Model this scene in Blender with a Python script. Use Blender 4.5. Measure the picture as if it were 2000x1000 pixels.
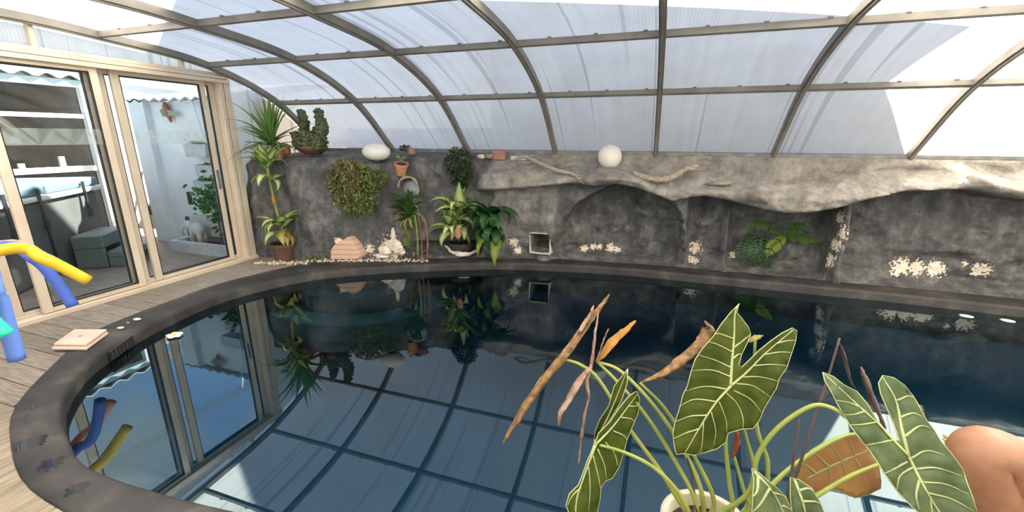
import bpy, bmesh, math, random
from math import sin, cos, pi, radians, sqrt, atan2, hypot, exp, floor
from mathutils import Vector, Matrix, noise
from mathutils.geometry import delaunay_2d_cdt
random.seed(7)
scn = bpy.context.scene
for o in list(bpy.data.objects): bpy.data.objects.remove(o)

# ------------------------------------------------------------------ camera
FPX = 842.883; CAMZ = 1.6
PITCH, YAW, ROLL = radians(15.43723), radians(18.85709), radians(0.12973)
_f = Vector((-sin(YAW)*cos(PITCH), cos(YAW)*cos(PITCH), -sin(PITCH)))
_r = Vector((cos(YAW), sin(YAW), 0)); _u = _r.cross(_f)
RT = _r*cos(ROLL)+_u*sin(ROLL); UP = -_r*sin(ROLL)+_u*cos(ROLL); FW = _f
CAM = Vector((0, 0, CAMZ))
cd = bpy.data.cameras.new('camera'); cam = bpy.data.objects.new('camera', cd)
scn.collection.objects.link(cam); scn.camera = cam
cd.sensor_fit = 'HORIZONTAL'; cd.sensor_width = 36; cd.lens = 36*FPX/2000; cd.clip_start = 0.05; cd.clip_end = 300
m3 = Matrix((RT, UP, -FW)).transposed(); cam.matrix_world = Matrix.Translation(CAM) @ m3.to_4x4()

# ------------------------------------------------------------------ sky, sun, exposure
SUN_EL = radians(48); SUN_AZ = atan2(.614, .789)      # azimuth clockwise from +Y
SUND = Vector((sin(SUN_AZ)*cos(SUN_EL), cos(SUN_AZ)*cos(SUN_EL), sin(SUN_EL)))
wd = bpy.data.worlds.new('sky'); scn.world = wd; wd.use_nodes = True
nt = wd.node_tree; nt.nodes.clear()
sk = nt.nodes.new('ShaderNodeTexSky'); sk.sky_type = 'NISHITA'; sk.sun_disc = False
sk.sun_elevation = SUN_EL; sk.sun_rotation = SUN_AZ; sk.air_density = 1.0; sk.dust_density = 1.0; sk.ozone_density = 1.5
bg = nt.nodes.new('ShaderNodeBackground'); bg.inputs[1].default_value = 0.26
tcw = nt.nodes.new('ShaderNodeTexCoord'); cn = nt.nodes.new('ShaderNodeTexNoise'); cn.inputs['Scale'].default_value = 2.6; cn.inputs['Detail'].default_value = 6
cr_ = nt.nodes.new('ShaderNodeValToRGB'); cr_.color_ramp.elements[0].position = .44; cr_.color_ramp.elements[1].position = .66
cm = nt.nodes.new('ShaderNodeMix'); cm.data_type = 'RGBA'; cm.inputs[7].default_value = (3.0,2.95,2.85,1)
nt.links.new(tcw.outputs['Generated'], cn.inputs[0]); nt.links.new(cn.outputs[0], cr_.inputs[0]); nt.links.new(cr_.outputs[0], cm.inputs[0]); nt.links.new(sk.outputs[0], cm.inputs[6])
ow = nt.nodes.new('ShaderNodeOutputWorld'); nt.links.new(cm.outputs[2], bg.inputs[0]); nt.links.new(bg.outputs[0], ow.inputs[0])
sl = bpy.data.lights.new('sun', 'SUN'); sl.energy = 19.0; sl.angle = radians(0.6); sl.color = (1, .95, .86)
so = bpy.data.objects.new('sun', sl); scn.collection.objects.link(so)
so.rotation_euler = (-SUND).to_track_quat('-Z', 'Y').to_euler()
scn.view_settings.view_transform = 'Standard'; scn.view_settings.look = 'None'
scn.view_settings.exposure = 0.82; scn.view_settings.gamma = 1; scn.view_settings.use_curve_mapping = False

# ------------------------------------------------------------------ point helpers (pixel of the 2000x1000 photo -> point in the place)
def ray(px, py): return RT*((px-1000)/FPX) - UP*((py-500)/FPX) + FW
def atz(px, py, z): d = ray(px, py); return CAM+d*((z-CAMZ)/d.z)
def aty(px, py, Y): d = ray(px, py); return CAM+d*(Y/d.y)
def pd(px, py, d): return CAM+ray(px, py)*d

# ------------------------------------------------------------------ object helpers
ORG = {}
def link(o): scn.collection.objects.link(o); return o
def tag(o, label=None, cat=None, group=None, kind=None):
    if label: o['label'] = label
    if cat: o['category'] = cat
    if group: o['group'] = group
    if kind: o['kind'] = kind
    return o
def thing(name, loc, label=None, cat=None, group=None, kind=None):
    o = link(bpy.data.objects.new(name, None)); o.location = loc; o.empty_display_size = .1
    ORG[o.name] = Vector(loc); return tag(o, label, cat, group, kind)
class MB:
    def __init__(s): s.v = []; s.f = []; s.uv = {}
    def add(s, vs, fs, uvs=None):
        n = len(s.v); s.v += [Vector(p) for p in vs]; s.f += [tuple(i+n for i in q) for q in fs]
        if uvs:
            for i, u in enumerate(uvs): s.uv[n+i] = u
        return s
    def box(s, a, b, M=None):
        (x0, y0, z0), (x1, y1, z1) = a, b
        vs = [Vector(p) for p in ((x0,y0,z0),(x1,y0,z0),(x1,y1,z0),(x0,y1,z0),(x0,y0,z1),(x1,y0,z1),(x1,y1,z1),(x0,y1,z1))]
        if M: vs = [M @ p for p in vs]
        return s.add(vs, [(0,3,2,1),(4,5,6,7),(0,1,5,4),(1,2,6,5),(2,3,7,6),(3,0,4,7)])
    def bar(s, p, q, w, h, up=(0,0,1)):
        p, q = Vector(p), Vector(q); d = (q-p).normalized(); u = Vector(up)
        r = d.cross(u)
        if r.length < 1e-4: r = d.cross(Vector((1,0,0)))
        r.normalize(); u = r.cross(d)
        vs = [b+r*(w/2*i)+u*(h/2*j) for b in (p, q) for i, j in ((-1,-1),(1,-1),(1,1),(-1,1))]
        return s.add(vs, [(0,1,2,3),(7,6,5,4),(0,4,5,1),(1,5,6,2),(2,6,7,3),(3,7,4,0)])
    def tube(s, pts, rad, n=8, cap=True, flat=1.0):
        pts = [Vector(p) for p in pts]; k = len(pts)
        if not hasattr(rad, '__len__'): rad = [rad]*k
        ref = Vector((0,0,1)) if abs((pts[-1]-pts[0]).normalized().z) < .9 else Vector((1,0,0))
        vs = []
        for i, p in enumerate(pts):
            d = (pts[min(i+1,k-1)]-pts[max(i-1,0)]).normalized()
            a = d.cross(ref).normalized(); b = d.cross(a)
            for j in range(n):
                t = 2*pi*j/n; vs.append(p+a*(rad[i]*cos(t))+b*(rad[i]*flat*sin(t)))
        fs = [(i*n+j, i*n+(j+1)%n, (i+1)*n+(j+1)%n, (i+1)*n+j) for i in range(k-1) for j in range(n)]
        if cap: fs += [tuple(range(n-1,-1,-1)), tuple((k-1)*n+j for j in range(n))]
        return s.add(vs, fs)
    def lathe(s, prof, n=24, c=(0,0,0), M=None):
        c = Vector(c); vs = []
        for r, z in prof:
            for j in range(n):
                p = Vector((r*cos(2*pi*j/n), r*sin(2*pi*j/n), z))
                vs.append((M @ p if M else p)+c)
        k = len(prof)
        fs = [(i*n+j, i*n+(j+1)%n, (i+1)*n+(j+1)%n, (i+1)*n+j) for i in range(k-1) for j in range(n)]
        fs += [tuple(range(n-1,-1,-1)), tuple((k-1)*n+j for j in range(n))]
        return s.add(vs, fs)
    def ball(s, c, r, n=12, m=8, jit=0):
        rx, ry, rz = r if hasattr(r, '__len__') else (r, r, r); c = Vector(c); vs = [c+Vector((0,0,-rz))]
        for i in range(1, m):
            a = -pi/2+pi*i/m
            for j in range(n):
                q = 1+random.uniform(-jit, jit)
                vs.append(c+Vector((rx*cos(a)*cos(2*pi*j/n), ry*cos(a)*sin(2*pi*j/n), rz*sin(a)))*q)
        vs.append(c+Vector((0,0,rz))); L = len(vs)-1
        fs = [(0, 1+(j+1)%n, 1+j) for j in range(n)]
        fs += [(1+(i-1)*n+j, 1+(i-1)*n+(j+1)%n, 1+i*n+(j+1)%n, 1+i*n+j) for i in range(1, m-1) for j in range(n)]
        fs += [(L, 1+(m-2)*n+j, 1+(m-2)*n+(j+1)%n) for j in range(n)]
        return s.add(vs, fs)
    def mesh(s, name, org=(0,0,0), smooth=False):
        me = bpy.data.meshes.new(name); o = Vector(org)
        me.from_pydata([tuple(p-o) for p in s.v], [], s.f)
        if s.uv:
            ul = me.uv_layers.new(name='uv')
            for l in me.loops: ul.data[l.index].uv = s.uv.get(l.vertex_index, (0, 0))
        if smooth:
            for p in me.polygons: p.use_smooth = True
        me.update(); return me
    def build(s, name, mat, parent=None, smooth=False, at=None, **kw):
        org = ORG[parent.name] if parent else (Vector(at) if at is not None else Vector((0,0,0)))
        me = s.mesh(name, org, smooth); me.materials.append(mat)
        o = link(bpy.data.objects.new(name, me)); ORG[o.name] = org
        if parent: o.parent = parent
        else: o.location = org
        if kw: tag(o, **kw)
        return o
def solid(o, t, off=0):
    m = o.modifiers.new('thick', 'SOLIDIFY'); m.thickness = t; m.offset = off; return o
def bevel(o, w, seg=2):
    m = o.modifiers.new('bev', 'BEVEL'); m.width = w; m.segments = seg; m.limit_method = 'ANGLE'; return o
def share(name, me, loc, rot, parent, scale=(1,1,1)):
    o = link(bpy.data.objects.new(name, me)); o.location = loc; o.rotation_euler = rot; o.scale = scale; o.parent = parent
    ORG[o.name] = ORG[parent.name]; return o
def cat(P, n=8, closed=False):
    P = [Vector(p) for p in P]; k = len(P); out = []
    g = (lambda i: P[i % k]) if closed else (lambda i: P[min(max(i, 0), k-1)] if 0 <= i < k else (P[0]*2-P[1] if i < 0 else P[-1]*2-P[-2]))
    for i in range(k if closed else k-1):
        a, b, c, d = g(i-1), g(i), g(i+1), g(i+2)
        for j in range(n):
            t = j/n; out.append(.5*((2*b)+(c-a)*t+(2*a-5*b+4*c-d)*t*t+(3*b-a-3*c+d)*t**3))
    if not closed: out.append(P[-1].copy())
    return out
def lerp(a, b, t): return a+(b-a)*t
def sm(a, b, x):
    t = min(max((x-a)/(b-a), 0), 1); return t*t*(3-2*t)
def tab(T, x):
    if x <= T[0][0]: return T[0][1]
    for (a, p), (b, q) in zip(T, T[1:]):
        if x <= b: return p+(q-p)*(x-a)/(b-a)
    return T[-1][1]
def fbm(p, o=4): return noise.fractal(Vector(p), 1.0, 2.1, o)

# ------------------------------------------------------------------ materials
MATS = {}
def newmat(name):
    m = bpy.data.materials.new(name); m.use_nodes = True; t = m.node_tree
    b = t.nodes['Principled BSDF']; MATS[name] = m; return m, t, b
def nd(t, typ, **kw):
    n = t.nodes.new(typ)
    for k, v in kw.items(): setattr(n, k, v)
    return n
def coords(t, scale=(1,1,1), kind='Object'):
    tc = nd(t, 'ShaderNodeTexCoord'); mp = nd(t, 'ShaderNodeMapping'); mp.inputs['Scale'].default_value = scale
    t.links.new(tc.outputs[kind], mp.inputs[0]); return mp.outputs[0]
def ramp(t, src, stops, interp='LINEAR'):
    r = nd(t, 'ShaderNodeValToRGB'); r.color_ramp.interpolation = interp
    e = r.color_ramp.elements
    while len(e) < len(stops): e.new(.5)
    for q, (p, c) in zip(e, stops): q.position = p; q.color = tuple(c)+(1,) if len(c) == 3 else c
    t.links.new(src, r.inputs[0]); return r.outputs[0]
def simple(name, c1, c2=None, rough=.6, scale=8, stretch=(1,1,1), metal=0, bump=0, detail=5, spec=.5, rand=0, translucent=0, lo=.35, hi=.65):
    m, t, b = newmat(name); b.inputs['Roughness'].default_value = rough; b.inputs['Metallic'].default_value = metal
    b.inputs['Specular IOR Level'].default_value = spec
    col = None
    if c2 is not None:
        n = nd(t, 'ShaderNodeTexNoise'); n.inputs['Scale'].default_value = scale; n.inputs['Detail'].default_value = detail
        t.links.new(coords(t, stretch), n.inputs[0])
        col = ramp(t, n.outputs[0], [(lo, c1), (hi, c2)])
        if bump:
            bp = nd(t, 'ShaderNodeBump'); bp.inputs['Strength'].default_value = bump; bp.inputs['Distance'].default_value = .02
            t.links.new(n.outputs[0], bp.inputs['Height']); t.links.new(bp.outputs[0], b.inputs['Normal'])
    if rand:
        oi = nd(t, 'ShaderNodeObjectInfo'); mr = nd(t, 'ShaderNodeMapRange'); mr.inputs['To Min'].default_value = 1-rand; mr.inputs['To Max'].default_value = 1+rand
        t.links.new(oi.outputs['Random'], mr.inputs[0])
        hs = nd(t, 'ShaderNodeHueSaturation'); t.links.new(mr.outputs[0], hs.inputs['Value'])
        if col: t.links.new(col, hs.inputs['Color'])
        else: hs.inputs['Color'].default_value = tuple(c1)+(1,)
        col = hs.outputs[0]
    if col: t.links.new(col, b.inputs['Base Color'])
    else: b.inputs['Base Color'].default_value = tuple(c1)+(1,)
    if translucent: addtrans(t, b, col, c1, translucent)
    return m
def addtrans(t, b, col, c1, f, gain=(1.0, 1.0, .55)):
    tr = nd(t, 'ShaderNodeBsdfTranslucent'); mx = nd(t, 'ShaderNodeMixShader'); mx.inputs[0].default_value = f
    if col:
        mu = nd(t, 'ShaderNodeMix', data_type='RGBA', blend_type='MULTIPLY'); mu.inputs[0].default_value = 1
        t.links.new(col, mu.inputs[6]); mu.inputs[7].default_value = tuple(gain)+(1,); t.links.new(mu.outputs[2], tr.inputs[0])
    else: tr.inputs[0].default_value = tuple(a*g for a, g in zip(c1, gain))+(1,)
    out = t.nodes['Material Output']
    t.links.new(b.outputs[0], mx.inputs[1]); t.links.new(tr.outputs[0], mx.inputs[2]); t.links.new(mx.outputs[0], out.inputs[0])

CREAM = simple('cream_aluminium', (.60,.50,.38), (.68,.58,.46), .45, 3, rand=.05)
RIBM = simple('grey_aluminium', (.17,.155,.135), (.25,.23,.20), .5, 4, bump=.05)
RAILM = simple('weathered_rail', (.14,.14,.14), (.26,.25,.24), .6, 9)
RUBBER = simple('black_seal', (.012,.012,.012), None, .6)
# ribbed polycarbonate sheet
def poly():
    m, t, b = newmat('polycarbonate'); t.nodes.remove(b); out = t.nodes['Material Output']
    tc = nd(t, 'ShaderNodeTexCoord'); sx = nd(t, 'ShaderNodeSeparateXYZ'); t.links.new(tc.outputs['UV'], sx.inputs[0])
    w = nd(t, 'ShaderNodeMath', operation='MULTIPLY'); w.inputs[1].default_value = 2*pi/.024; t.links.new(sx.outputs[0], w.inputs[0])
    s = nd(t, 'ShaderNodeMath', operation='SINE'); t.links.new(w.outputs[0], s.inputs[0])
    r1 = ramp(t, s.outputs[0], [(.0, (.90,.90,.90)), (.9, (1,1,1))])
    # darker lines along single channels
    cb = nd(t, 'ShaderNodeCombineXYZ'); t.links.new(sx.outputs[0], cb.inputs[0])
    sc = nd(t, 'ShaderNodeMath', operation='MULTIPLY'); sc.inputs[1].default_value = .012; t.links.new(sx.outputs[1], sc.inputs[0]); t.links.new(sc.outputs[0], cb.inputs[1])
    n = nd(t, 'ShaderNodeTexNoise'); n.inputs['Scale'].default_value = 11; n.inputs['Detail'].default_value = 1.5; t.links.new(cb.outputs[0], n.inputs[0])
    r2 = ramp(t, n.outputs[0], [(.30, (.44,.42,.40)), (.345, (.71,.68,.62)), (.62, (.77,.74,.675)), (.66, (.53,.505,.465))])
    n2 = nd(t, 'ShaderNodeTexNoise'); n2.inputs['Scale'].default_value = 2.2; n2.inputs['Detail'].default_value = 5; t.links.new(tc.outputs['Object'], n2.inputs[0])
    r3 = ramp(t, n2.outputs[0], [(.3, (.9,.89,.86)), (.6, (1,1,1))])
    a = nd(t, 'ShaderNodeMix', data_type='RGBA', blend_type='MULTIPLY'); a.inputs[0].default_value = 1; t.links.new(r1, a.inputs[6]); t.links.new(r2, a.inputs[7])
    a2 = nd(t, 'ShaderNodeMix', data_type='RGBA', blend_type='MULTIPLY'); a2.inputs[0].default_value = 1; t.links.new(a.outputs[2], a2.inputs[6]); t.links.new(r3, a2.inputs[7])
    tr = nd(t, 'ShaderNodeBsdfTranslucent'); t.links.new(a2.outputs[2], tr.inputs[0])
    tp = nd(t, 'ShaderNodeBsdfTransparent'); tp.inputs[0].default_value = (.92,.95,.97,1)
    gl = nd(t, 'ShaderNodeBsdfGlossy'); gl.inputs['Roughness'].default_value = .25
    df = nd(t, 'ShaderNodeBsdfDiffuse'); df.inputs[0].default_value = (.8,.8,.8,1)
    m1 = nd(t, 'ShaderNodeMixShader'); m1.inputs[0].default_value = .06; t.links.new(tr.outputs[0], m1.inputs[1]); t.links.new(tp.outputs[0], m1.inputs[2])
    m2 = nd(t, 'ShaderNodeMixShader'); m2.inputs[0].default_value = .12; t.links.new(m1.outputs[0], m2.inputs[1]); t.links.new(df.outputs[0], m2.inputs[2])
    m4 = nd(t, 'ShaderNodeMixShader'); m4.inputs[0].default_value = .03; t.links.new(m2.outputs[0], m4.inputs[1]); t.links.new(gl.outputs[0], m4.inputs[2])
    t.links.new(m4.outputs[0], out.inputs[0]); return m
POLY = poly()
def glassmat(name, tint, ior=1.5, rough=0, gl=(1,1,1)):
    m, t, b = newmat(name); t.nodes.remove(b); out = t.nodes['Material Output']
    fr = nd(t, 'ShaderNodeFresnel'); fr.inputs[0].default_value = ior
    tp = nd(t, 'ShaderNodeBsdfTransparent'); tp.inputs[0].default_value = tuple(tint)+(1,)
    g = nd(t, 'ShaderNodeBsdfGlossy'); g.inputs['Roughness'].default_value = rough; g.inputs[0].default_value = tuple(gl)+(1,)
    mx = nd(t, 'ShaderNodeMixShader'); t.links.new(fr.outputs[0], mx.inputs[0]); t.links.new(tp.outputs[0], mx.inputs[1]); t.links.new(g.outputs[0], mx.inputs[2])
    t.links.new(mx.outputs[0], out.inputs[0]); return m
GLASS = glassmat('clear_glass', (.93,.97,.95), 1.5)
WATER = glassmat('pool_water', (.50,.82,.90), 2.1, 0, (.76,.93,1.0))
FROST = simple('frosted_film', (.72,.85,.78), None, .5)
def frost():
    m, t, b = newmat('etched_band'); b.inputs['Base Color'].default_value = (.62,.74,.68,1); b.inputs['Roughness'].default_value = .5
    tp = nd(t, 'ShaderNodeBsdfTransparent'); mx = nd(t, 'ShaderNodeMixShader'); mx.inputs[0].default_value = .13
    t.links.new(tp.outputs[0], mx.inputs[1]); t.links.new(b.outputs[0], mx.inputs[2]); t.links.new(mx.outputs[0], t.nodes['Material Output'].inputs[0]); return m
ETCH = frost()
WOOD = simple('weathered_deck_board', (.17,.14,.11), (.29,.245,.195), .75, 7, (1,12,12), bump=.25, rand=.14)
WOODY = simple('weathered_deck_board_across', (.19,.15,.105), (.31,.25,.18), .75, 7, (12,1,12), bump=.25, rand=.12)
BASIN = simple('dark_blue_pool_liner', (.003,.075,.14), (.006,.10,.18), .7, 1.5)
STEPM = simple('pool_step_edge', (.06,.15,.18), None, .6)
WHITEW = simple('whitewashed_wall', (.74,.74,.76), (.84,.84,.85), .8, 2.5, bump=.05)
GREYW = simple('grey_render', (.36,.33,.29), (.44,.41,.36), .85, 3)
HOUSEW = simple('cream_house_render', (.62,.58,.50), (.68,.64,.56), .85, 2)
ROOFT = simple('terracotta_roof', (.35,.15,.09), (.45,.21,.13), .8, 6)
TERRACE = simple('terrace_paving', (.22,.165,.125), (.33,.25,.19), .55, 5, (1,5,1))
CORR = simple('corrugated_sheet', (.33,.36,.38), (.45,.48,.50), .5, 3)
GUTTER = simple('pale_blue_gutter', (.52,.64,.68), None, .4)
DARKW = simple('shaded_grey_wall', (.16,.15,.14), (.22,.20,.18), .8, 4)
SPAB = simple('spa_cabinet_grey', (.085,.09,.09), (.11,.115,.115), .55, 3)
SPAC = simple('spa_cover_blue', (.12,.19,.25), (.15,.23,.29), .5, 2)
SPAR = simple('spa_rim_white', (.66,.68,.66), None, .4)
PLAST = simple('grey_plastic', (.15,.17,.17), None, .5)
CONC = simple('planter_concrete', (.50,.50,.50), (.64,.64,.63), .8, 9, bump=.1)
BLACKP = simple('black_paint', (.02,.02,.022), None, .5)
METALP = simple('white_pole', (.78,.82,.86), None, .3)
TERRA = simple('terracotta', (.42,.17,.08), (.55,.25,.13), .75, 14, bump=.08)
BROWNP = simple('brown_plastic_pot', (.10,.052,.035), (.14,.075,.05), .5, 6)
SOIL = simple('potting_soil', (.02,.014,.01), (.05,.035,.025), .95, 40, bump=.5)
LAMPW = simple('opal_lamp_globe', (.72,.68,.60), (.80,.77,.70), .35, 5)
PINKST = None
PLASTER = simple('broken_plaster', (.62,.50,.40), (.86,.78,.68), .9, 9, bump=.4)
DRIFT = simple('driftwood', (.24,.19,.145), (.44,.37,.29), .85, 9, (3,10,10), bump=.4)
BRICKM = simple('red_brick', (.32,.15,.11), (.42,.23,.17), .85, 20)
STONE = simple('grey_stone_chip', (.20,.18,.15), (.30,.27,.22), .8, 8)
TILEM = simple('pink_ceramic_tile', (.66,.46,.36), (.76,.57,.47), .55, 6)
GRAVEL = simple('pale_gravel', (.50,.40,.30), (.72,.62,.5), .85, 30, rand=.1)
FOAMY = simple('yellow_foam', (.85,.56,.03), None, .65)
FOAMB = simple('blue_foam', (.075,.15,.60), None, .65)
FOAML = simple('light_blue_foam', (.14,.26,.72), None, .65)
FOAMG = simple('green_foam', (.02,.60,.36), None, .65)
FOAMP = simple('pink_foam', (.72,.34,.28), None, .65)
SKIN = simple('tanned_skin', (.27,.125,.065), (.33,.155,.085), .5, 30, bump=.06)
CLOTH = simple('navy_cloth', (.03,.04,.08), None, .9)
CLOTH2 = simple('white_cloth', (.65,.65,.64), None, .9)
HAIR = simple('brown_hair', (.04,.025,.015), None, .7)
def pinkstone():
    m, t, b = newmat('banded_pink_stone'); b.inputs['Roughness'].default_value = .85
    w = nd(t, 'ShaderNodeTexWave', bands_direction='Z'); w.inputs['Scale'].default_value = 5; w.inputs['Distortion'].default_value = 3; w.inputs['Detail'].default_value = 3
    t.links.new(coords(t, (.4,.4,1)), w.inputs[0])
    t.links.new(ramp(t, w.outputs[0], [(0, (.52,.30,.20)), (.3, (.60,.38,.27)), (.7, (.66,.48,.38)), (1, (.60,.38,.26))]), b.inputs['Base Color']); return m
PINKST = pinkstone()
def leafmat(name, edge, mid, cream=0, rough=.4, trans=.35, rand=.15, w0=.10, w1=.34):
    m, t, b = newmat(name); b.inputs['Roughness'].default_value = rough
    tc = nd(t, 'ShaderNodeTexCoord'); sx = nd(t, 'ShaderNodeSeparateXYZ'); t.links.new(tc.outputs['UV'], sx.inputs[0])
    a = nd(t, 'ShaderNodeMath', operation='SUBTRACT'); a.inputs[1].default_value = .5; t.links.new(sx.outputs[0], a.inputs[0])
    ab = nd(t, 'ShaderNodeMath', operation='ABSOLUTE'); t.links.new(a.outputs[0], ab.inputs[0])
    n = nd(t, 'ShaderNodeTexNoise'); n.inputs['Scale'].default_value = 14; n.inputs['Detail'].default_value = 3; t.links.new(tc.outputs['UV'], n.inputs[0])
    ns = nd(t, 'ShaderNodeMath', operation='MULTIPLY_ADD'); ns.inputs[1].default_value = .45*(1 if cream else .3); ns.inputs[2].default_value = -.22*(1 if cream else .3)
    t.links.new(n.outputs[0], ns.inputs[0]); ad = nd(t, 'ShaderNodeMath', operation='ADD'); t.links.new(ab.outputs[0], ad.inputs[0]); t.links.new(ns.outputs[0], ad.inputs[1])
    col = ramp(t, ad.outputs[0], [(w0, mid), (w1, edge)])
    oi = nd(t, 'ShaderNodeObjectInfo'); mr = nd(t, 'ShaderNodeMapRange'); mr.inputs['To Min'].default_value = 1-rand; mr.inputs['To Max'].default_value = 1+rand
    t.links.new(oi.outputs['Random'], mr.inputs[0]); hs = nd(t, 'ShaderNodeHueSaturation'); t.links.new(mr.outputs[0], hs.inputs['Value']); t.links.new(col, hs.inputs['Color'])
    t.links.new(hs.outputs[0], b.inputs['Base Color']); addtrans(t, b, hs.outputs[0], None, trans); return m
LDIEF = leafmat('variegated_leaf', (.085,.22,.04), (.74,.76,.36), 1, w0=.17, w1=.40)
LDARK = leafmat('deep_green_leaf', (.020,.075,.022), (.035,.11,.03))
LLIME = leafmat('lime_leaf', (.22,.33,.02), (.33,.42,.04), trans=.5)
LPALM = leafmat('blade_leaf', (.11,.24,.045), (.20,.34,.09), rough=.35)
LYEL = leafmat('yellowing_leaf', (.36,.30,.06), (.55,.46,.16), 1)
LFERN = leafmat('fern_leaf', (.05,.12,.02), (.09,.18,.03))
SUCC = simple('succulent_green', (.055,.075,.03), (.12,.14,.06), .6, 25, bump=.5)
TRAIL = simple('trailing_leaf', (.06,.12,.02), (.24,.29,.075), .6, 9, translucent=.25)
TRAILR = simple('red_trailing_leaf', (.22,.12,.05), (.42,.36,.16), .6, 9, translucent=.25)
BUSHM = simple('dusky_bush_leaf', (.028,.055,.025), (.06,.10,.045), .6, 9, translucent=.25)
STEMG = simple('green_stem', (.12,.18,.04), (.22,.28,.07), .5, 12)
STEMB = simple('brown_stem', (.13,.07,.035), (.22,.13,.07), .7, 12)
DRYL = simple('dry_leaf', (.28,.13,.05), (.45,.27,.13), .75, 14, translucent=.3)
ALOC = simple('alocasia_blade', (.040,.062,.004), (.085,.112,.012), .6, 16, spec=.2, translucent=.38, detail=3)
ALOB = simple('alocasia_blade_pale', (.075,.115,.045), (.15,.195,.085), .55, 16, spec=.25, translucent=.38, detail=3)
ALOBR = simple('alocasia_blade_brown', (.42,.22,.09), (.52,.33,.12), .5, 8, translucent=.4)
AVEIN = simple('alocasia_vein', (.46,.50,.22), None, .45, translucent=.3)
APET = simple('alocasia_petiole', (.22,.28,.045), (.34,.38,.08), .4, 10, translucent=.15)
DRYB = simple('rolled_dry_leaf', (.13,.07,.016), (.40,.22,.09), .55, 45, bump=.3, translucent=.3)
DRYP = simple('rolled_pink_leaf', (.28,.15,.10), (.56,.38,.29), .6, 45, bump=.3, translucent=.3)
DRYO = simple('rolled_orange_leaf', (.42,.19,.03), (.60,.33,.08), .6, 10, bump=.3, translucent=.4)
DRYR = simple('red_dry_leaf', (.28,.04,.01), (.45,.12,.03), .5, 12, translucent=.4)
STAKE = simple('dark_stake', (.05,.03,.022), (.10,.06,.045), .7, 14)
POTW = simple('pale_plastic_pot', (.40,.33,.25), (.46,.39,.30), .5, 5)

# coping: dark painted concrete with worn, partly wet hollows
WET = [(atz(62,866,.1), .075), (atz(100,905,.1), .06), (atz(150,955,.1), .05), (atz(48,815,.1), .03), (atz(60,795,.1), .03)]
def spots(t, pts, nscale, namp):
    """mask: 1 inside irregular blobs around given points of the place"""
    geo = nd(t, 'ShaderNodeNewGeometry'); n = nd(t, 'ShaderNodeTexNoise'); n.inputs['Scale'].default_value = nscale; n.inputs['Detail'].default_value = 4
    t.links.new(geo.outputs['Position'], n.inputs[0])
    acc = None
    for p, r in pts:
        d = nd(t, 'ShaderNodeVectorMath', operation='DISTANCE'); d.inputs[1].default_value = tuple(p); t.links.new(geo.outputs['Position'], d.inputs[0])
        q = nd(t, 'ShaderNodeMath', operation='DIVIDE'); q.inputs[1].default_value = r; t.links.new(d.outputs['Value'], q.inputs[0])
        if acc is None: acc = q.outputs[0]
        else:
            mn = nd(t, 'ShaderNodeMath', operation='MINIMUM'); t.links.new(acc, mn.inputs[0]); t.links.new(q.outputs[0], mn.inputs[1]); acc = mn.outputs[0]
    ns = nd(t, 'ShaderNodeMath', operation='MULTIPLY_ADD'); ns.inputs[1].default_value = namp; ns.inputs[2].default_value = -namp/2; t.links.new(n.outputs[0], ns.inputs[0])
    ad = nd(t, 'ShaderNodeMath', operation='ADD'); t.links.new(acc, ad.inputs[0]); t.links.new(ns.outputs[0], ad.inputs[1])
    return ramp(t, ad.outputs[0], [(.75, (1,1,1)), (.90, (0,0,0))])
def copingmat():
    m, t, b = newmat('black_painted_coping')
    n = nd(t, 'ShaderNodeTexNoise'); n.inputs['Scale'].default_value = 5; n.inputs['Detail'].default_value = 7; t.links.new(coords(t), n.inputs[0])
    col = ramp(t, n.outputs[0], [(.3, (.022,.021,.022)), (.55, (.042,.038,.036)), (.75, (.085,.075,.064))])
    b.inputs['Specular IOR Level'].default_value = .3; mk = spots(t, WET, 30, 2.4)
    mx = nd(t, 'ShaderNodeMix', data_type='RGBA'); t.links.new(mk, mx.inputs[0]); t.links.new(col, mx.inputs[6]); mx.inputs[7].default_value = (.02,.02,.022,1)
    t.links.new(mx.outputs[2], b.inputs['Base Color'])
    rr = nd(t, 'ShaderNodeMapRange'); rr.inputs['To Min'].default_value = .55; rr.inputs['To Max'].default_value = .10; t.links.new(mk, rr.inputs[0]); t.links.new(rr.outputs[0], b.inputs['Roughness'])
    bp = nd(t, 'ShaderNodeBump'); bp.inputs['Distance'].default_value = .01
    st = nd(t, 'ShaderNodeMapRange'); st.inputs['To Min'].default_value = .45; st.inputs['To Max'].default_value = 0; t.links.new(mk, st.inputs[0]); t.links.new(st.outputs[0], bp.inputs['Strength'])
    t.links.new(n.outputs[0], bp.inputs['Height']); t.links.new(bp.outputs[0], b.inputs['Normal']); return m
COPING = copingmat()
PEEL = [(x, y, r) for x, y, r in ((768,462,.05),(762,487,.16),(660,470,.05),(722,486,.06),(1003,472,.06),(1012,488,.06),(1140,484,.07),(1158,481,.05),(1172,483,.05),(1192,484,.06),(1205,489,.05),(1358,484,.08),(1352,508,.07),
    (1640,425,.06),(1645,455,.07),(1633,478,.08),(1622,508,.08),(1760,520,.09),(1790,524,.08),(1825,524,.09),(1915,525,.08),(1748,536,.04),(1884,513,.03),(1430,497,.05),(1048,470,.03),(1880,350,.05))]
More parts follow.
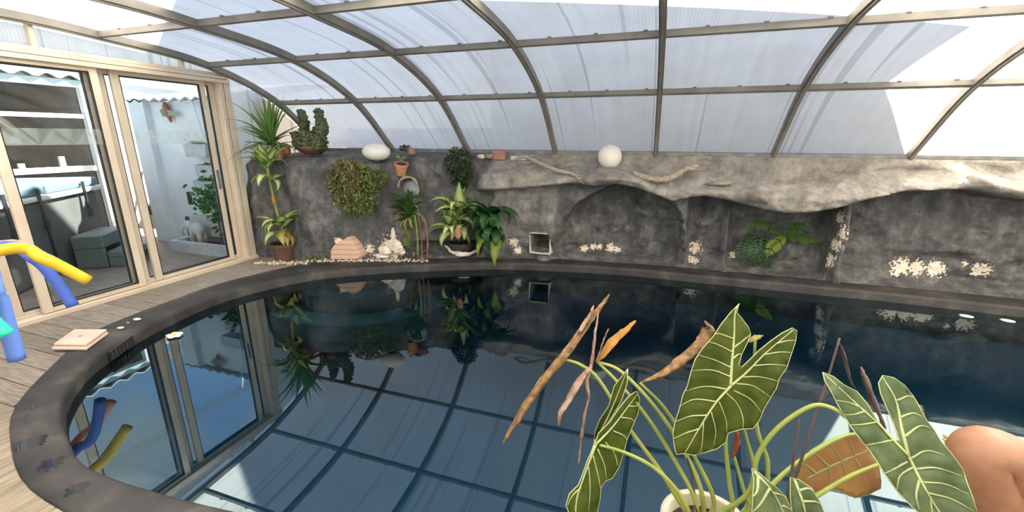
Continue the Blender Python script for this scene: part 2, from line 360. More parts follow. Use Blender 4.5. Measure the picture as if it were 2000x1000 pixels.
def rockmat(peel):
    m, t, b = newmat('artificial_rock'); b.inputs['Roughness'].default_value = .75
    at = nd(t, 'ShaderNodeAttribute', attribute_name='rock_tone')
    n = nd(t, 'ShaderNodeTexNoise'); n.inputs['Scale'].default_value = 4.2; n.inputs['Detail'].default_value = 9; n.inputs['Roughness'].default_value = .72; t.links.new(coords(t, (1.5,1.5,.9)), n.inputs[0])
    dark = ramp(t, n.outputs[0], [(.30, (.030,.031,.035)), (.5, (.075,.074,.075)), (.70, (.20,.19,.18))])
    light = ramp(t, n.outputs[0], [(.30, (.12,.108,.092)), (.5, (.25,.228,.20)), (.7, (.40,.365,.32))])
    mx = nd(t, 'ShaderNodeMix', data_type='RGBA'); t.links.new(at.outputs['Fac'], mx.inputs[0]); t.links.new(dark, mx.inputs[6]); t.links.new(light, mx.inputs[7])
    mk = spots(t, peel, 42, 3.4)
    m2 = nd(t, 'ShaderNodeMix', data_type='RGBA'); t.links.new(mk, m2.inputs[0]); t.links.new(mx.outputs[2], m2.inputs[6]); m2.inputs[7].default_value = (.74,.63,.50,1)
    t.links.new(m2.outputs[2], b.inputs['Base Color'])
    n2 = nd(t, 'ShaderNodeTexNoise'); n2.inputs['Scale'].default_value = 14; n2.inputs['Detail'].default_value = 8; t.links.new(coords(t), n2.inputs[0])
    bp = nd(t, 'ShaderNodeBump'); bp.inputs['Strength'].default_value = .8; bp.inputs['Distance'].default_value = .04
    t.links.new(n2.outputs[0], bp.inputs['Height']); t.links.new(bp.outputs[0], b.inputs['Normal']); return m

# ================================================================== THE POOL
OUT = [(-1.0,.80),(-1.6,.76),(-2.23,.77),(-2.61,.81),(-2.99,.93),(-3.42,1.13),(-3.85,1.52),(-4.15,1.85),(-4.25,2.18),(-4.30,2.6),(-4.33,3.07),(-4.21,3.57),(-4.05,3.95),(-3.76,4.23),
       (-2.75,4.66),(-1.5,5.14),(-.43,5.28),(.29,5.34),(1.44,5.33),(2.19,5.32),(2.96,5.32),(3.7,5.25),(4.6,5.0),(5.25,4.3),(5.35,3.2),(5.0,2.1),(4.0,1.45),(2.6,1.25),(1.3,1.17),(.4,1.02),(-.3,.86)]
LIP = [(-.9,1.10),(-1.47,1.02),(-1.86,.98),(-2.29,.96),(-2.58,.99),(-3.0,1.14),(-3.27,1.28),(-3.59,1.56),(-3.82,1.94),(-3.96,2.34),(-4.03,2.85),(-3.92,3.29),(-3.74,3.64),(-3.42,3.98),
       (-2.7,4.42),(-1.70,4.86),(-.41,5.09),(.57,5.10),(1.7,5.09),(2.3,5.09),(3.4,5.0),(4.3,4.75),(4.95,4.15),(5.05,3.2),(4.7,2.35),(3.8,1.8),(2.6,1.62),(1.3,1.55),(.4,1.40),(-.3,1.22)]
def loop(P, n=220, c=(.3, 3.1)):
    S = cat([(x, y, 0) for x, y in P], 10, True); k = len(S); res = []
    for i in range(n):
        a = 2*pi*i/n; dx, dy = cos(a), sin(a); best = None
        for j in range(k):
            p, q = S[j], S[(j+1) % k]; ex, ey = q.x-p.x, q.y-p.y; det = dx*(-ey)+ex*dy
            if abs(det) < 1e-12: continue
            bx, by = p.x-c[0], p.y-c[1]; s = (bx*(-ey)+ex*by)/det; u = (dx*by-dy*bx)/det
            if s > 0 and -1e-6 <= u <= 1+1e-6 and (best is None or s > best): best = s
        res.append(Vector((c[0]+dx*best, c[1]+dy*best, 0)))
    return res
NO = 220
LO, LI = loop(OUT, NO), loop(LIP, NO)
ZC = .10
def mid(t): return [lerp(a, b, t) for a, b in zip(LO, LI)]
mb = MB(); rings = []
for t, z in ((-.01,-.05),(-.01,ZC-.012),(.03,ZC),(.3,ZC+.002),(.6,ZC),(.88,ZC-.004),(.97,ZC-.014),(1.0,ZC-.035),(1.0,-.30)):
    rings.append([p+Vector((0,0,z)) for p in mid(t)])
for r_ in rings: mb.v += r_
for i in range(len(rings)-1):
    for j in range(NO): mb.f.append((i*NO+j, i*NO+(j+1)%NO, (i+1)*NO+(j+1)%NO, (i+1)*NO+j))
cop = mb.build('pool_coping', COPING, None, True, label='black painted concrete coping running around the oval pool', cat='coping', kind='structure')
mb = MB(); inner = mid(1.0); base = [lerp(p, Vector((.3,3.1,0)), .06) for p in inner]
mb.v = [p+Vector((0,0,-.28)) for p in inner]+[p+Vector((0,0,-1.3)) for p in base]+[Vector((.3,3.1,-1.45))]
for j in range(NO): mb.f += [(j,(j+1)%NO,NO+(j+1)%NO,NO+j),(NO+j,NO+(j+1)%NO,2*NO)]
mb.build('pool_basin', BASIN, None, True, label='dark blue lined basin under the pool water', cat='basin', kind='structure')
mb = MB(); mb.v = [p.copy() for p in mid(1.004)]+[Vector((.3,3.1,0))]
for j in range(NO): mb.f.append((j,(j+1)%NO,NO))
mb.build('pool_water', WATER, None, False, label='still dark blue water mirroring the arched roof', cat='water', kind='structure')
steps = thing('pool_steps', (-3.1,3.95,-.4), 'submerged curved steps in the far corner of the pool below the pink stone', 'steps', kind='structure')
for k, (rr, z) in enumerate(((.62,-.10),(.95,-.27))):
    mb = MB(); n = 20; c = Vector((-3.45,4.15,0))
    pts = [c+Vector((cos(a)*rr*1.25, sin(a)*rr, 0)) for a in [radians(-120+150*i/n) for i in range(n+1)]]
    for p in pts: mb.v += [p+Vector((0,0,z)), p+Vector((0,0,z-.18)), lerp(p, c, .3)+Vector((0,0,z))]
    for i in range(n): a, b = i*3, i*3+3; mb.f += [(a,b,b+1,a+1),(a+2,b+2,b,a)]
    mb.build('step', STEPM, steps)

# ================================================================== DECK (planks) and outside ground
deck = thing('floor', (-4,1,.05), kind='structure', label='weathered grey wooden deck boards beside the pool', cat='floor')
def inside_x(Y):   # where a plank along X has to stop, half way under the coping
    M = mid(.45); xs = []
    for a, b in zip(M, M[1:]+M[:1]):
        if (a.y-Y)*(b.y-Y) <= 0 and a.y != b.y: xs.append(a.x+(b.x-a.x)*(Y-a.y)/(b.y-a.y))
    return min(xs) if xs else None
def inside_y(X):
    M = mid(.45); ys = []
    for a, b in zip(M, M[1:]+M[:1]):
        if (a.x-X)*(b.x-X) <= 0 and a.x != b.x: ys.append(a.y+(b.y-a.y)*(X-a.x)/(b.x-a.x))
    return min(ys) if ys else None
y = 1.13; ZD = .088
while y < 4.15:
    xe = min(x for x in (inside_x(y), inside_x(y+.145)) if x is not None)
    cut = random.choice((None, None, lerp(-4.88, xe, random.uniform(.4,.7)))) if xe < -3.4 else lerp(-4.88, xe, .5)
    for a, b in ([(-4.88, xe)] if cut is None else [(-4.88, cut-.003), (cut+.003, xe)]):
        mb = MB(); mb.box((a, y, .05), (b, y+.147, ZD+random.uniform(-.002,.001))); bevel(mb.build('plank', WOOD, deck), .003, 1)
    y += .152
x = -4.88
while x < 5.8:
    ye = 1.125
    q = [v for v in (inside_y(x), inside_y(x+.145)) if v is not None]
    if q: ye = min(min(q), 1.125)
    mb = MB(); mb.box((x, -1.1, .05), (x+.147, ye, ZD+random.uniform(-.002,.001))); bevel(mb.build('plank', WOODY, deck), .003, 1)
    x += .152
mb = MB()
for a, b in (((-30,-25,-.1),(-4.88,30,.05)), ((5.9,-25,-.1),(30,30,.05)), ((-4.88,-25,-.1),(5.9,-1.1,.05)), ((-4.88,5.5,-.1),(5.9,30,.05))): mb.box(a, b)
mb.build('terrace', TERRACE, None, kind='structure', label='brown paved terrace outside the glass doors', cat='terrace')
mb = MB(); mb.box((-4.9,-1.1,-.02),(5.9,5.5,.045)); 
M0 = mid(.5)
sub = MB(); sub.v = [p+Vector((0,0,.045)) for p in M0]; R0 = []
for j, p in enumerate(M0):
    d = p-Vector((.3,3.1,0)); k = min([v for v in ((5.9-.3)/d.x if d.x > 1e-6 else (-4.9-.3)/d.x if d.x < -1e-6 else 99, (5.5-3.1)/d.y if d.y > 1e-6 else (-1.1-3.1)/d.y if d.y < -1e-6 else 99)])
    R0.append(Vector((.3,3.1,.045))+d*max(k,1))
sub.v += R0
for j in range(NO): sub.f.append((j,(j+1)%NO,NO+(j+1)%NO,NO+j))
sub.build('subfloor', GREYW, None, kind='structure', label='grey concrete slab under the deck boards', cat='slab')

# ================================================================== ROOF of the enclosure
YC = 2.15
half = [(5.432,1.414),(4.69,2.021),(3.80,2.358),(2.81,2.47)]
LEV = half+[(2*YC-a, b) for a, b in half[::-1]]
PROF = cat([(0,a,b) for a, b in half+[(YC,2.502)]+[(2*YC-a, b) for a, b in half[::-1]]], 10)
RX = [-4.86,-3.646,-2.478,-1.282,-.088,1.12,2.307,3.5,4.69,5.88]
roof = thing('ceiling', (0,YC,2.5), kind='structure', label='arched translucent polycarbonate roof with grey aluminium ribs', cat='roof')
def sweep(mb, x, prof, w, h, off=0):
    k = len(prof); n0 = len(mb.v)
    for i, p in enumerate(prof):
        d = (prof[min(i+1,k-1)]-prof[max(i-1,0)]).normalized(); nn = Vector((0, d.z, -d.y))
        if nn.z < 0 and abs(nn.z) > .2: nn = -nn
        if abs(nn.z) <= .2: nn = nn if (nn.y > 0) == (p.y > YC) else -nn
        for sx_, sn in ((-1,-1),(1,-1),(1,1),(-1,1)): mb.v.append(Vector((x+sx_*w/2, p.y, p.z))+nn*(off+sn*h/2))
    for i in range(k-1):
        a, b = n0+i*4, n0+i*4+4
        for j in range(4): mb.f.append((a+j, a+(j+1)%4, b+(j+1)%4, b+j))
    mb.f += [(n0+3,n0+2,n0+1,n0), tuple(n0+(k-1)*4+j for j in range(4))]
rib_me = None
for i, x in enumerate(RX):
    if rib_me is None:
        mb = MB(); sweep(mb, 0, PROF, .052, .06); sweep(mb, 0, PROF, .022, .02, -.036)
        rib_me = mb.mesh('rib', (0, YC, 2.5)); rib_me.materials.append(RIBM)
    o = share('rib', rib_me, (x, 0, 0), (0,0,0), roof)
for i in range(9):
    x0, x1 = RX[i]+.027, RX[i+1]-.027
    for k, (py, pz) in enumerate(LEV):
        j = min(range(len(PROF)), key=lambda q: (PROF[q].y-py)**2+(PROF[q].z-pz)**2)
        d = (PROF[min(j+1,len(PROF)-1)]-PROF[max(j-1,0)]).normalized(); nn = Vector((0,-d.z,d.y))
        if nn.z < 0: nn = -nn
        if k in (0, 7):
            mb = MB(); mb.bar((x0-.03,py+.01,pz-.01),(x1+.03,py+.01,pz-.01),.075,.06); mb.bar((x0,py-.02,pz+.005),(x1,py-.02,pz+.005),.02,.03)
            mb.build('bottom_rail', RAILM, roof); continue
        mb = MB(); mb.bar((x0,py,pz),(x1,py,pz),.036,.05,nn)
        for q in range(3): # small fixing clips
            cx = lerp(x0, x1, (q+.7)/3); mb.bar((cx,py,pz)+nn*0 if False else Vector((cx,py,pz))+nn*.027, Vector((cx+.03,py,pz))+nn*.027, .05, .012, nn)
        mb.build('purlin', RIBM, roof)
    cutj = [min(range(len(PROF)), key=lambda q: (PROF[q].y-a)**2+(PROF[q].z-b)**2) for a, b in LEV]
    for k in range(7):
        mb = MB(); P = PROF[cutj[k]:cutj[k+1]+1]; L = 0
        for q, p in enumerate(P):
            g = cutj[k]+q; d = (PROF[min(g+1,len(PROF)-1)]-PROF[max(g-1,0)]).normalized(); nn = Vector((0,-d.z,d.y))
            if nn.z < 0: nn = -nn
            if q: L += (P[q]-P[q-1]).length
            for xx in (RX[i]-.0, RX[i+1]+.0):
                mb.v.append(Vector((xx,p.y,p.z))+nn*.034); mb.uv[len(mb.v)-1] = (xx+i*3.7, L+k*1.3)
        for q in range(len(P)-1): mb.f.append((q*2,q*2+1,q*2+3,q*2+2))
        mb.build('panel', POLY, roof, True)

# ================================================================== LEFT END WALL with sliding glass doors
XD = -4.92
def archz(Y):
    for a, b in zip(PROF, PROF[1:]):
        if b.y <= Y <= a.y: return lerp(a.z, b.z, (a.y-Y)/(a.y-b.y))
    return 1.414
wl = thing('wall_left', (XD,2,.1), kind='structure', label='cream aluminium end wall framing the sliding glass doors', cat='wall')
def ybar(name, y0, y1, z0, z1, x0, x1, mat, parent, bv=.004):
    mb = MB(); mb.box((x0,y0,z0),(x1,y1,z1)); return bevel(mb.build(name, mat, parent), bv, 1)
ybar('head_beam', -1.1, 4.03, 2.185, 2.225, XD-.06, XD+.07, CREAM, wl); ybar('head_fascia', -1.1, 4.03, 2.232, 2.262, XD-.06, XD+.055, CREAM, wl)
ybar('transom_rail', -1.1, 4.03, 2.266, 2.296, XD-.05, XD+.03, CREAM, wl)
ybar('sill', .15, 4.06, .075, .125, XD-.09, XD+.07, CREAM, wl); ybar('sill_track', .15, 4.03, .125, .145, XD-.035, XD-.02, CREAM, wl)
for a, b in ((3.895,3.945),(3.955,4.03),(1.64,1.715),(.08,.16)): ybar('jamb', a, b, .1, 2.2, XD-.06, XD+.055, CREAM, wl)
TY = [4.03,3.545,2.365,1.15,-.05,-1.1]
for y in TY[1:-1]: ybar('transom_post', y-.018, y+.018, 2.29, archz(y)-.03, XD-.03, XD+.03, CREAM, wl)
def yzpane(name, pts, x, mat, parent):
    mb = MB(); mb.v = [Vector((x,a,b)) for a, b in pts]; mb.f = [tuple(range(len(pts)))]
    for i, (a, b) in enumerate(pts): mb.uv[i] = (a, b)
    return solid(mb.build(name, mat, parent), .003) if mat is GLASS and False else mb.build(name, mat, parent)
for a, b in zip(TY, TY[1:]):
    ys = [a-.018+(b-a+.036)*i/8 for i in range(9)]
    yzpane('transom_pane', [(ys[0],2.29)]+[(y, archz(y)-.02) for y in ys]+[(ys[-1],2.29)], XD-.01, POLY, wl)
ys = [4.03+(5.40-4.03)*i/10 for i in range(11)]
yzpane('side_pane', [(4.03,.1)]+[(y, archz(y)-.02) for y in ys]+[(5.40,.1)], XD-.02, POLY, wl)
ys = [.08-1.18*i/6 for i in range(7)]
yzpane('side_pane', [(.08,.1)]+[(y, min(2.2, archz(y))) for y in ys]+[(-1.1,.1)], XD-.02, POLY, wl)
for px, py in ((442,168),(463,284)):
    p = CAM+ray(px,py)*((XD+.0)/ray(px,py).x); mb = MB(); mb.lathe([(.014,0),(.014,.014),(.008,.02)], 10, p, Matrix.Rotation(pi/2,3,'Y')); mb.build('fixing_knob', RAILM, wl)
def sash(name, y0, y1, x, label, handle=False):
    d = thing(name, (x,(y0+y1)/2,.13), label, 'door', kind='structure'); w = .068
    for a, b in ((y0,y0+w),(y1-w,y1)): ybar('stile', a, b, .13, 2.19, x-.02, x+.02, CREAM, d)
    ybar('rail', y0+w, y1-w, .13, .175, x-.018, x+.018, CREAM, d); ybar('rail', y0+w, y1-w, 2.15, 2.19, x-.018, x+.018, CREAM, d)
    for a in (y0+w, y1-w): ybar('gasket', a-.004, a+.004, .175, 2.15, x-.008, x+.021, RUBBER, d, .001)
    ybar('gasket', y0+w, y1-w, .172, .18, x-.008, x+.021, RUBBER, d, .001); ybar('gasket', y0+w, y1-w, 2.142, 2.151, x-.008, x+.021, RUBBER, d, .001)
    mb = MB(); mb.v = [Vector((x,a,b)) for a, b in ((y0+w,.175),(y1-w,.175),(y1-w,2.15),(y0+w,2.15))]; mb.f = [(0,1,2,3)]
    g = mb.build('glass_pane', GLASS, d)
    mb = MB(); z0, z1 = 1.525, 1.66; n = max(2, round((y1-y0-2*w)/.19)); s = (y1-y0-2*w)/n
    for k in range(n):
        a = y0+w+k*s
        for tri in (((a,z0),(a+s/2,z0),(a+s/2*.98,z1)), ((a+s/2,z0),(a+s,z0),(a+s/2*1.02,z1*.5+z0*.5+.01)), ((a+s*.55,z1),(a+s,z1),(a+s,z0+.02))):
            i = len(mb.v); mb.v += [Vector((x+.004,p,q)) for p, q in tri]; mb.f.append((i,i+1,i+2))
    i = len(mb.v); mb.v += [Vector((x+.0055,p,q)) for p, q in ((y0+w,z0),(y1-w,z0),(y1-w,z1),(y0+w,z1))]; mb.f.append((i,i+1,i+2,i+3))
    mb.build('etched_band', ETCH, g)
    if handle:
        mb = MB(); mb.box((x+.02,y1-.045,1.0),(x+.032,y1-.022,1.22)); mb.box((x+.03,y1-.04,1.03),(x+.045,y1-.028,1.12)); mb.build('handle', PLAST, d)
    return d
sash('door_1', 1.945, 2.745, XD+.02, 'front sliding glass door before the covered spa')
sash('door_2', 2.866, 3.767, XD-.02, 'sliding glass door with handle in front of the white wall and planters', True)
sash('door_3', 2.765, 3.895, XD-.06, 'rear sliding glass door seen at the corner jamb')
sash('door_4', 1.79, 2.735, XD-.06, 'rear sliding glass door left of the spa view')
sash('door_5', .16, 1.64, XD+.02, 'wide glass door at the left end of the deck')
# right and front sides (behind the camera), same sheets and frames
wr = thing('wall_right', (5.88,2,.1), kind='structure', label='translucent end wall on the right of the pool', cat='wall')
ys = [p for p in PROF]; mb = MB(); mb.v = [Vector((5.88,p.y,p.z)) for p in PROF]+[Vector((5.88,-1.13,.1)),Vector((5.88,5.43,.1))]; mb.f = [tuple(range(len(mb.v)))]
for i, p in enumerate(mb.v): mb.uv[i] = (p.y, p.z)
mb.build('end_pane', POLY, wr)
for y in (-.0,1.1,2.15,3.2,4.3):
    mb = MB(); mb.box((5.85,y-.03,.1),(5.91,y+.03,archz(y))); mb.build('post', RIBM, wr)
wf = thing('wall_front', (0,-1.13,.1), kind='structure', label='low translucent side wall of the enclosure opposite the rocks', cat='wall')
for i in range(9):
    mb = MB(); mb.v = [Vector((RX[i],-1.13,.1)),Vector((RX[i+1],-1.13,.1)),Vector((RX[i+1],-1.13,1.40)),Vector((RX[i],-1.13,1.40))]; mb.f = [(0,1,2,3)]
    for j, p in enumerate(mb.v): mb.uv[j] = (p.x, p.z)
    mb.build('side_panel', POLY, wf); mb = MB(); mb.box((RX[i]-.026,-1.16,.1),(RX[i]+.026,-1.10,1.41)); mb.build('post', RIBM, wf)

# ================================================================== ROCK WALL at the back
YB = [(-4.95,4.02),(-4.35,4.08),(-4.05,4.16),(-3.76,4.32),(-2.75,4.74),(-2.1,5.0),(-1.5,5.2),(-.43,5.33),(.29,5.39),(1.44,5.38),(2.96,5.38),(3.7,5.33),(4.8,5.3),(6,5.3)]
ZL = [(-2.16,.97),(-1.9,.985),(-1.56,1.015),(-1.3,1.05),(-1.01,1.08),(-.75,1.05),(-.49,1.09),(-.25,1.04),(0,.96),(.14,.90),(.30,.955),(.46,.98),(.65,.955),(.88,.905),(1.05,.86),(1.23,.843),(1.5,.87),(1.75,.935),(1.95,1.03),(2.22,1.105),(2.68,1.15),(3.1,1.07),(3.6,1.10),(6,1.1)]
ARCH = [(-1.26,0),(-1.21,.3),(-1.13,.56),(-1.0,.76),(-.8,.93),(-.49,1.09),(-.25,1.04),(0,.96),(.14,.90),(.24,.75),(.30,.5),(.34,0)]
def rockY(X, z):
    b = tab(YB, X); R = sm(-2.25, -1.98, X)
    # left zone: steep face, rounded shoulder, shelf back to the rail
    f = .02+.10*z+.03*sin(X*7+z*2)
    f += sm(1.24, 1.36, z)*.12
    if z > 1.33: f += ((z-1.33)/.07)**1.3*max(0, 5.40-b-.25)
    f += .13*exp(-((X+2.42)/.16)**2-((z-1.12)/.13)**2)+.12*exp(-((X+2.72)/.11)**2-((z-1.02)/.12)**2)   # planting hollows
    f += .10*exp(-((X+3.0)/.35)**2-((z-.22)/.14)**2)*0
    f += .22*sm(.32,.22,z)*sm(-3.0,-2.85,X)*sm(-2.05,-2.2,X)*sm(.1,.14,z)     # broken-out hollow above the coping
    # right zone: overhanging ledge over caves
    zl = tab(ZL, X)
    g = .02
    cav = .0
    if -1.26 < X < .34:
        a = tab(ARCH, X); cav = max(cav, .38*sm(-.015,.05, a-z)*(.55+.45*sin(pi*min(max((X+1.26)/1.6,0),1))))
    cav += .26*sm(.30,.42,X)*sm(.82,.72,X)*sm(zl+.0, zl-.06, z)
    cav += .36*sm(.76,.82,X)*sm(1.86,1.72,X)*sm(zl+.0, zl-.05, z)
    cav += .22*sm(1.86,1.96,X)*sm(zl+.0, zl-.06, z)
    low = g-.07+cav*sm(.03,.20,z)
    slant = sm(-2.02,-1.9,X)*sm(-1.08,-1.24,X)
    low += slant*(-.10-.05*sm(.2,.7,z)+.09*sm(.70,.95,z))
    low += -.10*exp(-((X-.80)/.045)**2)*sm(.9,.6,z)-.06*exp(-((X-.30)/.04)**2)-.09*exp(-((X-1.87)/.07)**2)*sm(1,.7,z)
    u = min(max((z-zl)/(1.40-zl), 0), 1)
    top = 5.40-b; hi = lerp(-.31, top-.03, (u/.62)**1.7) if u < .62 else lerp(top-.03, top, (u-.62)/.38)
    hi -= .10*sm(0,.25,u)*sm(.95,.5,u)*(1-3.0*abs(noise.noise(Vector((X*1.5+3, z*2.2, 4)))))
    if X < -1.2: hi = lerp(hi, lerp(-.26,-.20, u/.45) if u < .45 else lerp(-.20, 5.40-b, ((u-.45)/.55)**.8), sm(-1.2,-1.4,X))   # upright slab
    w = sm(zl-.03, zl+.015, z)
    r = lerp(low, hi, w)
    if -1.475 < X < -1.235 and .205 < z < .445: r += .32
    r -= .24*exp(-((X+.57)/.17)**2-((z-1.20)/.10)**2)+.10*exp(-((X-2.75)/.2)**2-((z-1.27)/.07)**2)+.10*exp(-((X-1.0)/.5)**2-((z-1.05)/.08)**2)
    F = lerp(f, r, R)
    nz = .075*fbm((X*1.9, z*2.9, .3), 4)+.026*fbm((X*6, z*9, 5), 3)
    nz += .09*(abs(noise.noise(Vector((X*2.3+z*1.1, z*3.2-X*.6, 9))))-.25)+.05*(abs(noise.noise(Vector((X*1.4-z*3.0, z*2.2+X*1.6, 21))))-.25)
    if R < 1: nz = lerp(.085*fbm((X*2.9, z*1.2, .3), 4)+.022*fbm((X*8, z*5, 5), 3)+.07*(abs(noise.noise(Vector((X*3.1+z*.7, z*1.3, 9))))-.25), nz, R)
    return b+F+nz*sm(1.41,1.3,z)
PEEL3 = []
for px, py, r_ in PEEL:
    d = ray(px, py); best = None
    for k in range(500):
        P = CAM+d*(3.6+k*.008)
        if P.y > rockY(P.x, P.z): best = P; break
    if best is not None: PEEL3.append((best, r_))
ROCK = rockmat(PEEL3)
xs = []; x = -4.95
while x < 5.95: xs.append(x); x += .028 if x < 3.6 else .08
zs = [.02+.0185*i for i in range(75)]; zs[-1] = 1.395
mb = MB(); rock_tone = []
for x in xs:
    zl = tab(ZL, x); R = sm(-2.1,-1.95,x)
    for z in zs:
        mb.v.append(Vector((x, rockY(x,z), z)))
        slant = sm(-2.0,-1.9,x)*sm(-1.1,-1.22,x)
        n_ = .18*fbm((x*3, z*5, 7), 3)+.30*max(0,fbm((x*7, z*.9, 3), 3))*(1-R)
        rock_tone.append(min(1,max(0, R*(sm(zl-.02, zl+.01, z)+.38*slant*sm(.15,.5,z))+n_*.5+.06)))  # pale above the ledge lip, darker below it and on the left face
    mb.v.append(Vector((x, 5.98, 1.385))); rock_tone.append(.3); mb.v.append(Vector((x, 5.98, .02))); rock_tone.append(.3)
nz_ = len(zs)+2
for i in range(len(xs)-1):
    for j in range(nz_-1): mb.f.append((i*nz_+j, (i+1)*nz_+j, (i+1)*nz_+j+1, i*nz_+j+1))
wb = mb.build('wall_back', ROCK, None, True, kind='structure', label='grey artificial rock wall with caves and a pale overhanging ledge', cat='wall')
att = wb.data.attributes.new('rock_tone', 'FLOAT', 'POINT')
for i, v in enumerate(rock_tone): att.data[i].value = v
def onrock(px, py, off=0.0):
    d = ray(px, py)
    for k in range(700):
        P = CAM+d*(3.4+k*.006)
        if P.y > rockY(P.x, min(P.z,1.395)): return CAM+d*(3.4+k*.006-off)
    return CAM+d*5.5
# niche frame
nf = MB(); c0, c1 = (-1.48,.20), (-1.23,.45); yf = rockY(-1.5,.33)-.012
for a, b in (((c0[0]-.007,c0[1]-.007),(c1[0]+.007,c0[1])),((c0[0]-.007,c1[1]),(c1[0]+.007,c1[1]+.007)),((c0[0]-.007,c0[1]),(c0[0],c1[1])),((c1[0],c0[1]),(c1[0]+.007,c1[1]))):
    nf.box((a[0],yf-.004,a[1]),(b[0],yf+.32,b[1]))
nb = nf.build('niche_frame', PLASTER, wb)

# ================================================================== HOUSE behind the rocks (throws the shade on the roof) and the terrace outside the doors
hs = thing('house', (0,7.5,.05), 'cream gabled house standing close behind the rock wall', 'house')
g = [(3.18,0),(3.18,4.81),(3.70,5.70),(.082,8.20),(-2.95,6.45),(-2.6,5.8),(-2.6,0)]
mb = MB(); n = len(g); mb.v = [Vector((x,6.6,z)) for x, z in g]+[Vector((x,8.6,z)) for x, z in g]
mb.f = [tuple(range(n)), tuple(range(2*n-1,n-1,-1))]+[(i,(i+1)%n,n+(i+1)%n,n+i) for i in range(n)]
mb.build('house_wall', HOUSEW, hs)
for a, b in (((.082,8.36),(3.81,5.78)),((.082,8.36),(-3.4,6.34))):
    mb = MB(); mb.bar((a[0],6.5,a[1]),(a[0],6.5,a[1]),.01,.01) if False else None
    d = Vector((b[0]-a[0],0,b[1]-a[1])).normalized(); nn = Vector((-d.z,0,d.x)); nn = nn if nn.z > 0 else -nn
    vs = [Vector((q[0],yy,q[1]))+nn*s for yy in (6.55,8.7) for q in (a,b) for s in (-.05,.10)]
    mb.add(vs, [(0,1,3,2),(4,6,7,5),(0,4,5,1),(2,3,7,6),(1,5,7,3),(0,2,6,4)]); mb.build('roof_slope', ROOFT, hs)
for x0, z0 in ((-1.6,1.6),(.6,1.6),(-1.6,4.3),(.6,4.3)):
    mb = MB(); mb.box((x0,6.57,z0),(x0+1.1,6.6,z0+1.2)); w_ = mb.build('window', WHITEW, hs)
    mb = MB(); mb.box((x0+.08,6.555,z0+.08),(x0+.51,6.57,z0+1.12)); mb.box((x0+.59,6.555,z0+.08),(x0+1.02,6.57,z0+1.12)); mb.build('window_pane', PLAST, w_)

def atx(px, py, X): d = ray(px, py); return CAM+d*(X/d.x)
mb = MB(); mb.box((-4.9,6.0,.05),(5.9,6.2,1.72)); mb.build('wall_skyblock', GREYW, None, kind='structure', label='unseen grey wall added behind the rock wall to dim the lower roof panels', cat='wall')  # added unseen wall, cuts the sky light on the lower panels
gw = thing('garden_wall', (-6,4.5,.05), 'whitewashed garden wall carrying the concrete planters outside the doors', 'wall', kind='structure')
mb = MB(); mb.box((-7.0,4.45,.05),(-5.0,4.65,2.06)); mb.build('wall_face', WHITEW, gw); mb = MB(); mb.box((-7.25,4.36,.05),(-6.95,4.66,2.10)); mb.build('pilaster', WHITEW, gw)
shed = thing('sheet_roof', (-6.5,5.2,2.1), 'corrugated grey sheet roof over the white garden wall', 'roof', kind='structure')
mb = MB(); n = 46
for i in range(n+1):
    x = -7.3+2.3*i/n; z = 2.09+.022*cos(2*pi*i/4)
    mb.v += [Vector((x,4.36,z)), Vector((x,6.2,z+.35)), Vector((x,6.2,z+.33)), Vector((x,4.36,z-.02))]
for i in range(n):
    a, b = i*4, i*4+4
    for j in range(4): mb.f.append((a+j, b+j, b+(j+1)%4, a+(j+1)%4))
mb.build('corrugated_sheet', CORR, shed)
bk = thing('yard_wall', (-8.6,5.2,.05), 'grey rendered yard wall beyond the terrace with a white post', 'wall', kind='structure')
mb = MB(); mb.box((-8.8,4.66,.05),(-8.6,6.6,2.2)); mb.build('wall_face', GREYW, bk)
mb = MB(); mb.box((-8.6,6.4,.05),(-7.25,6.6,2.2)); mb.build('wall_face', GREYW, bk)
mb = MB(); mb.box((-8.6,5.42,.05),(-8.48,5.54,2.25)); mb.build('post', WHITEW, bk)
mb = MB(); mb.bar((-8.75,4.7,2.42),(-7.2,5.6,2.20),.10,.10); mb.build('sloping_eave', WHITEW, bk)
# covered patio on the left
pc = thing('patio_roof', (-9,2.5,.05), 'covered patio with pale blue gutter and corrugated roof behind the spa', 'patio cover')
mb = MB(); mb.box((-8.62,-1.5,2.31),(-8.5,4.66,2.41)); mb.build('gutter', GUTTER, pc)
mb = MB(); n = 120
for i in range(n+1):
    y = -1.5+6.15*i/n; z = 2.46+.03*cos(2*pi*i/5)
    mb.v += [Vector((-8.45,y,z)), Vector((-12,y,z+.3)), Vector((-12,y,z+.28)), Vector((-8.45,y,z-.02))]
for i in range(n):
    a, b = i*4, i*4+4
    for j in range(4): mb.f.append((a+j, b+j, b+(j+1)%4, a+(j+1)%4))
mb.build('corrugated_sheet', CORR, pc)
mb = MB(); mb.box((-10.6,-1.5,.05),(-10.4,4.6,2.6)); mb.build('rear_wall', DARKW, pc)
mb = MB(); mb.box((-10.4,4.5,.05),(-8.6,4.62,2.5)); mb.build('side_wall', DARKW, pc)
for z0, z1 in ((1.07,1.15),(1.86,1.92)):
    mb = MB(); mb.box((-8.60,-1.5,z0),(-8.52,4.5,z1)); mb.build('white_rail', WHITEW, pc)
mb = MB(); mb.box((-8.62,4.5,.05),(-8.5,4.62,2.31)); mb.build('post', WHITEW, pc)
mb = MB(); mb.box((-8.58,4.06,1.15),(-8.53,4.12,1.30)); mb.box((-8.58,3.6,1.15),(-8.53,3.66,1.22)); mb.build('small_fitting', CONC, pc)

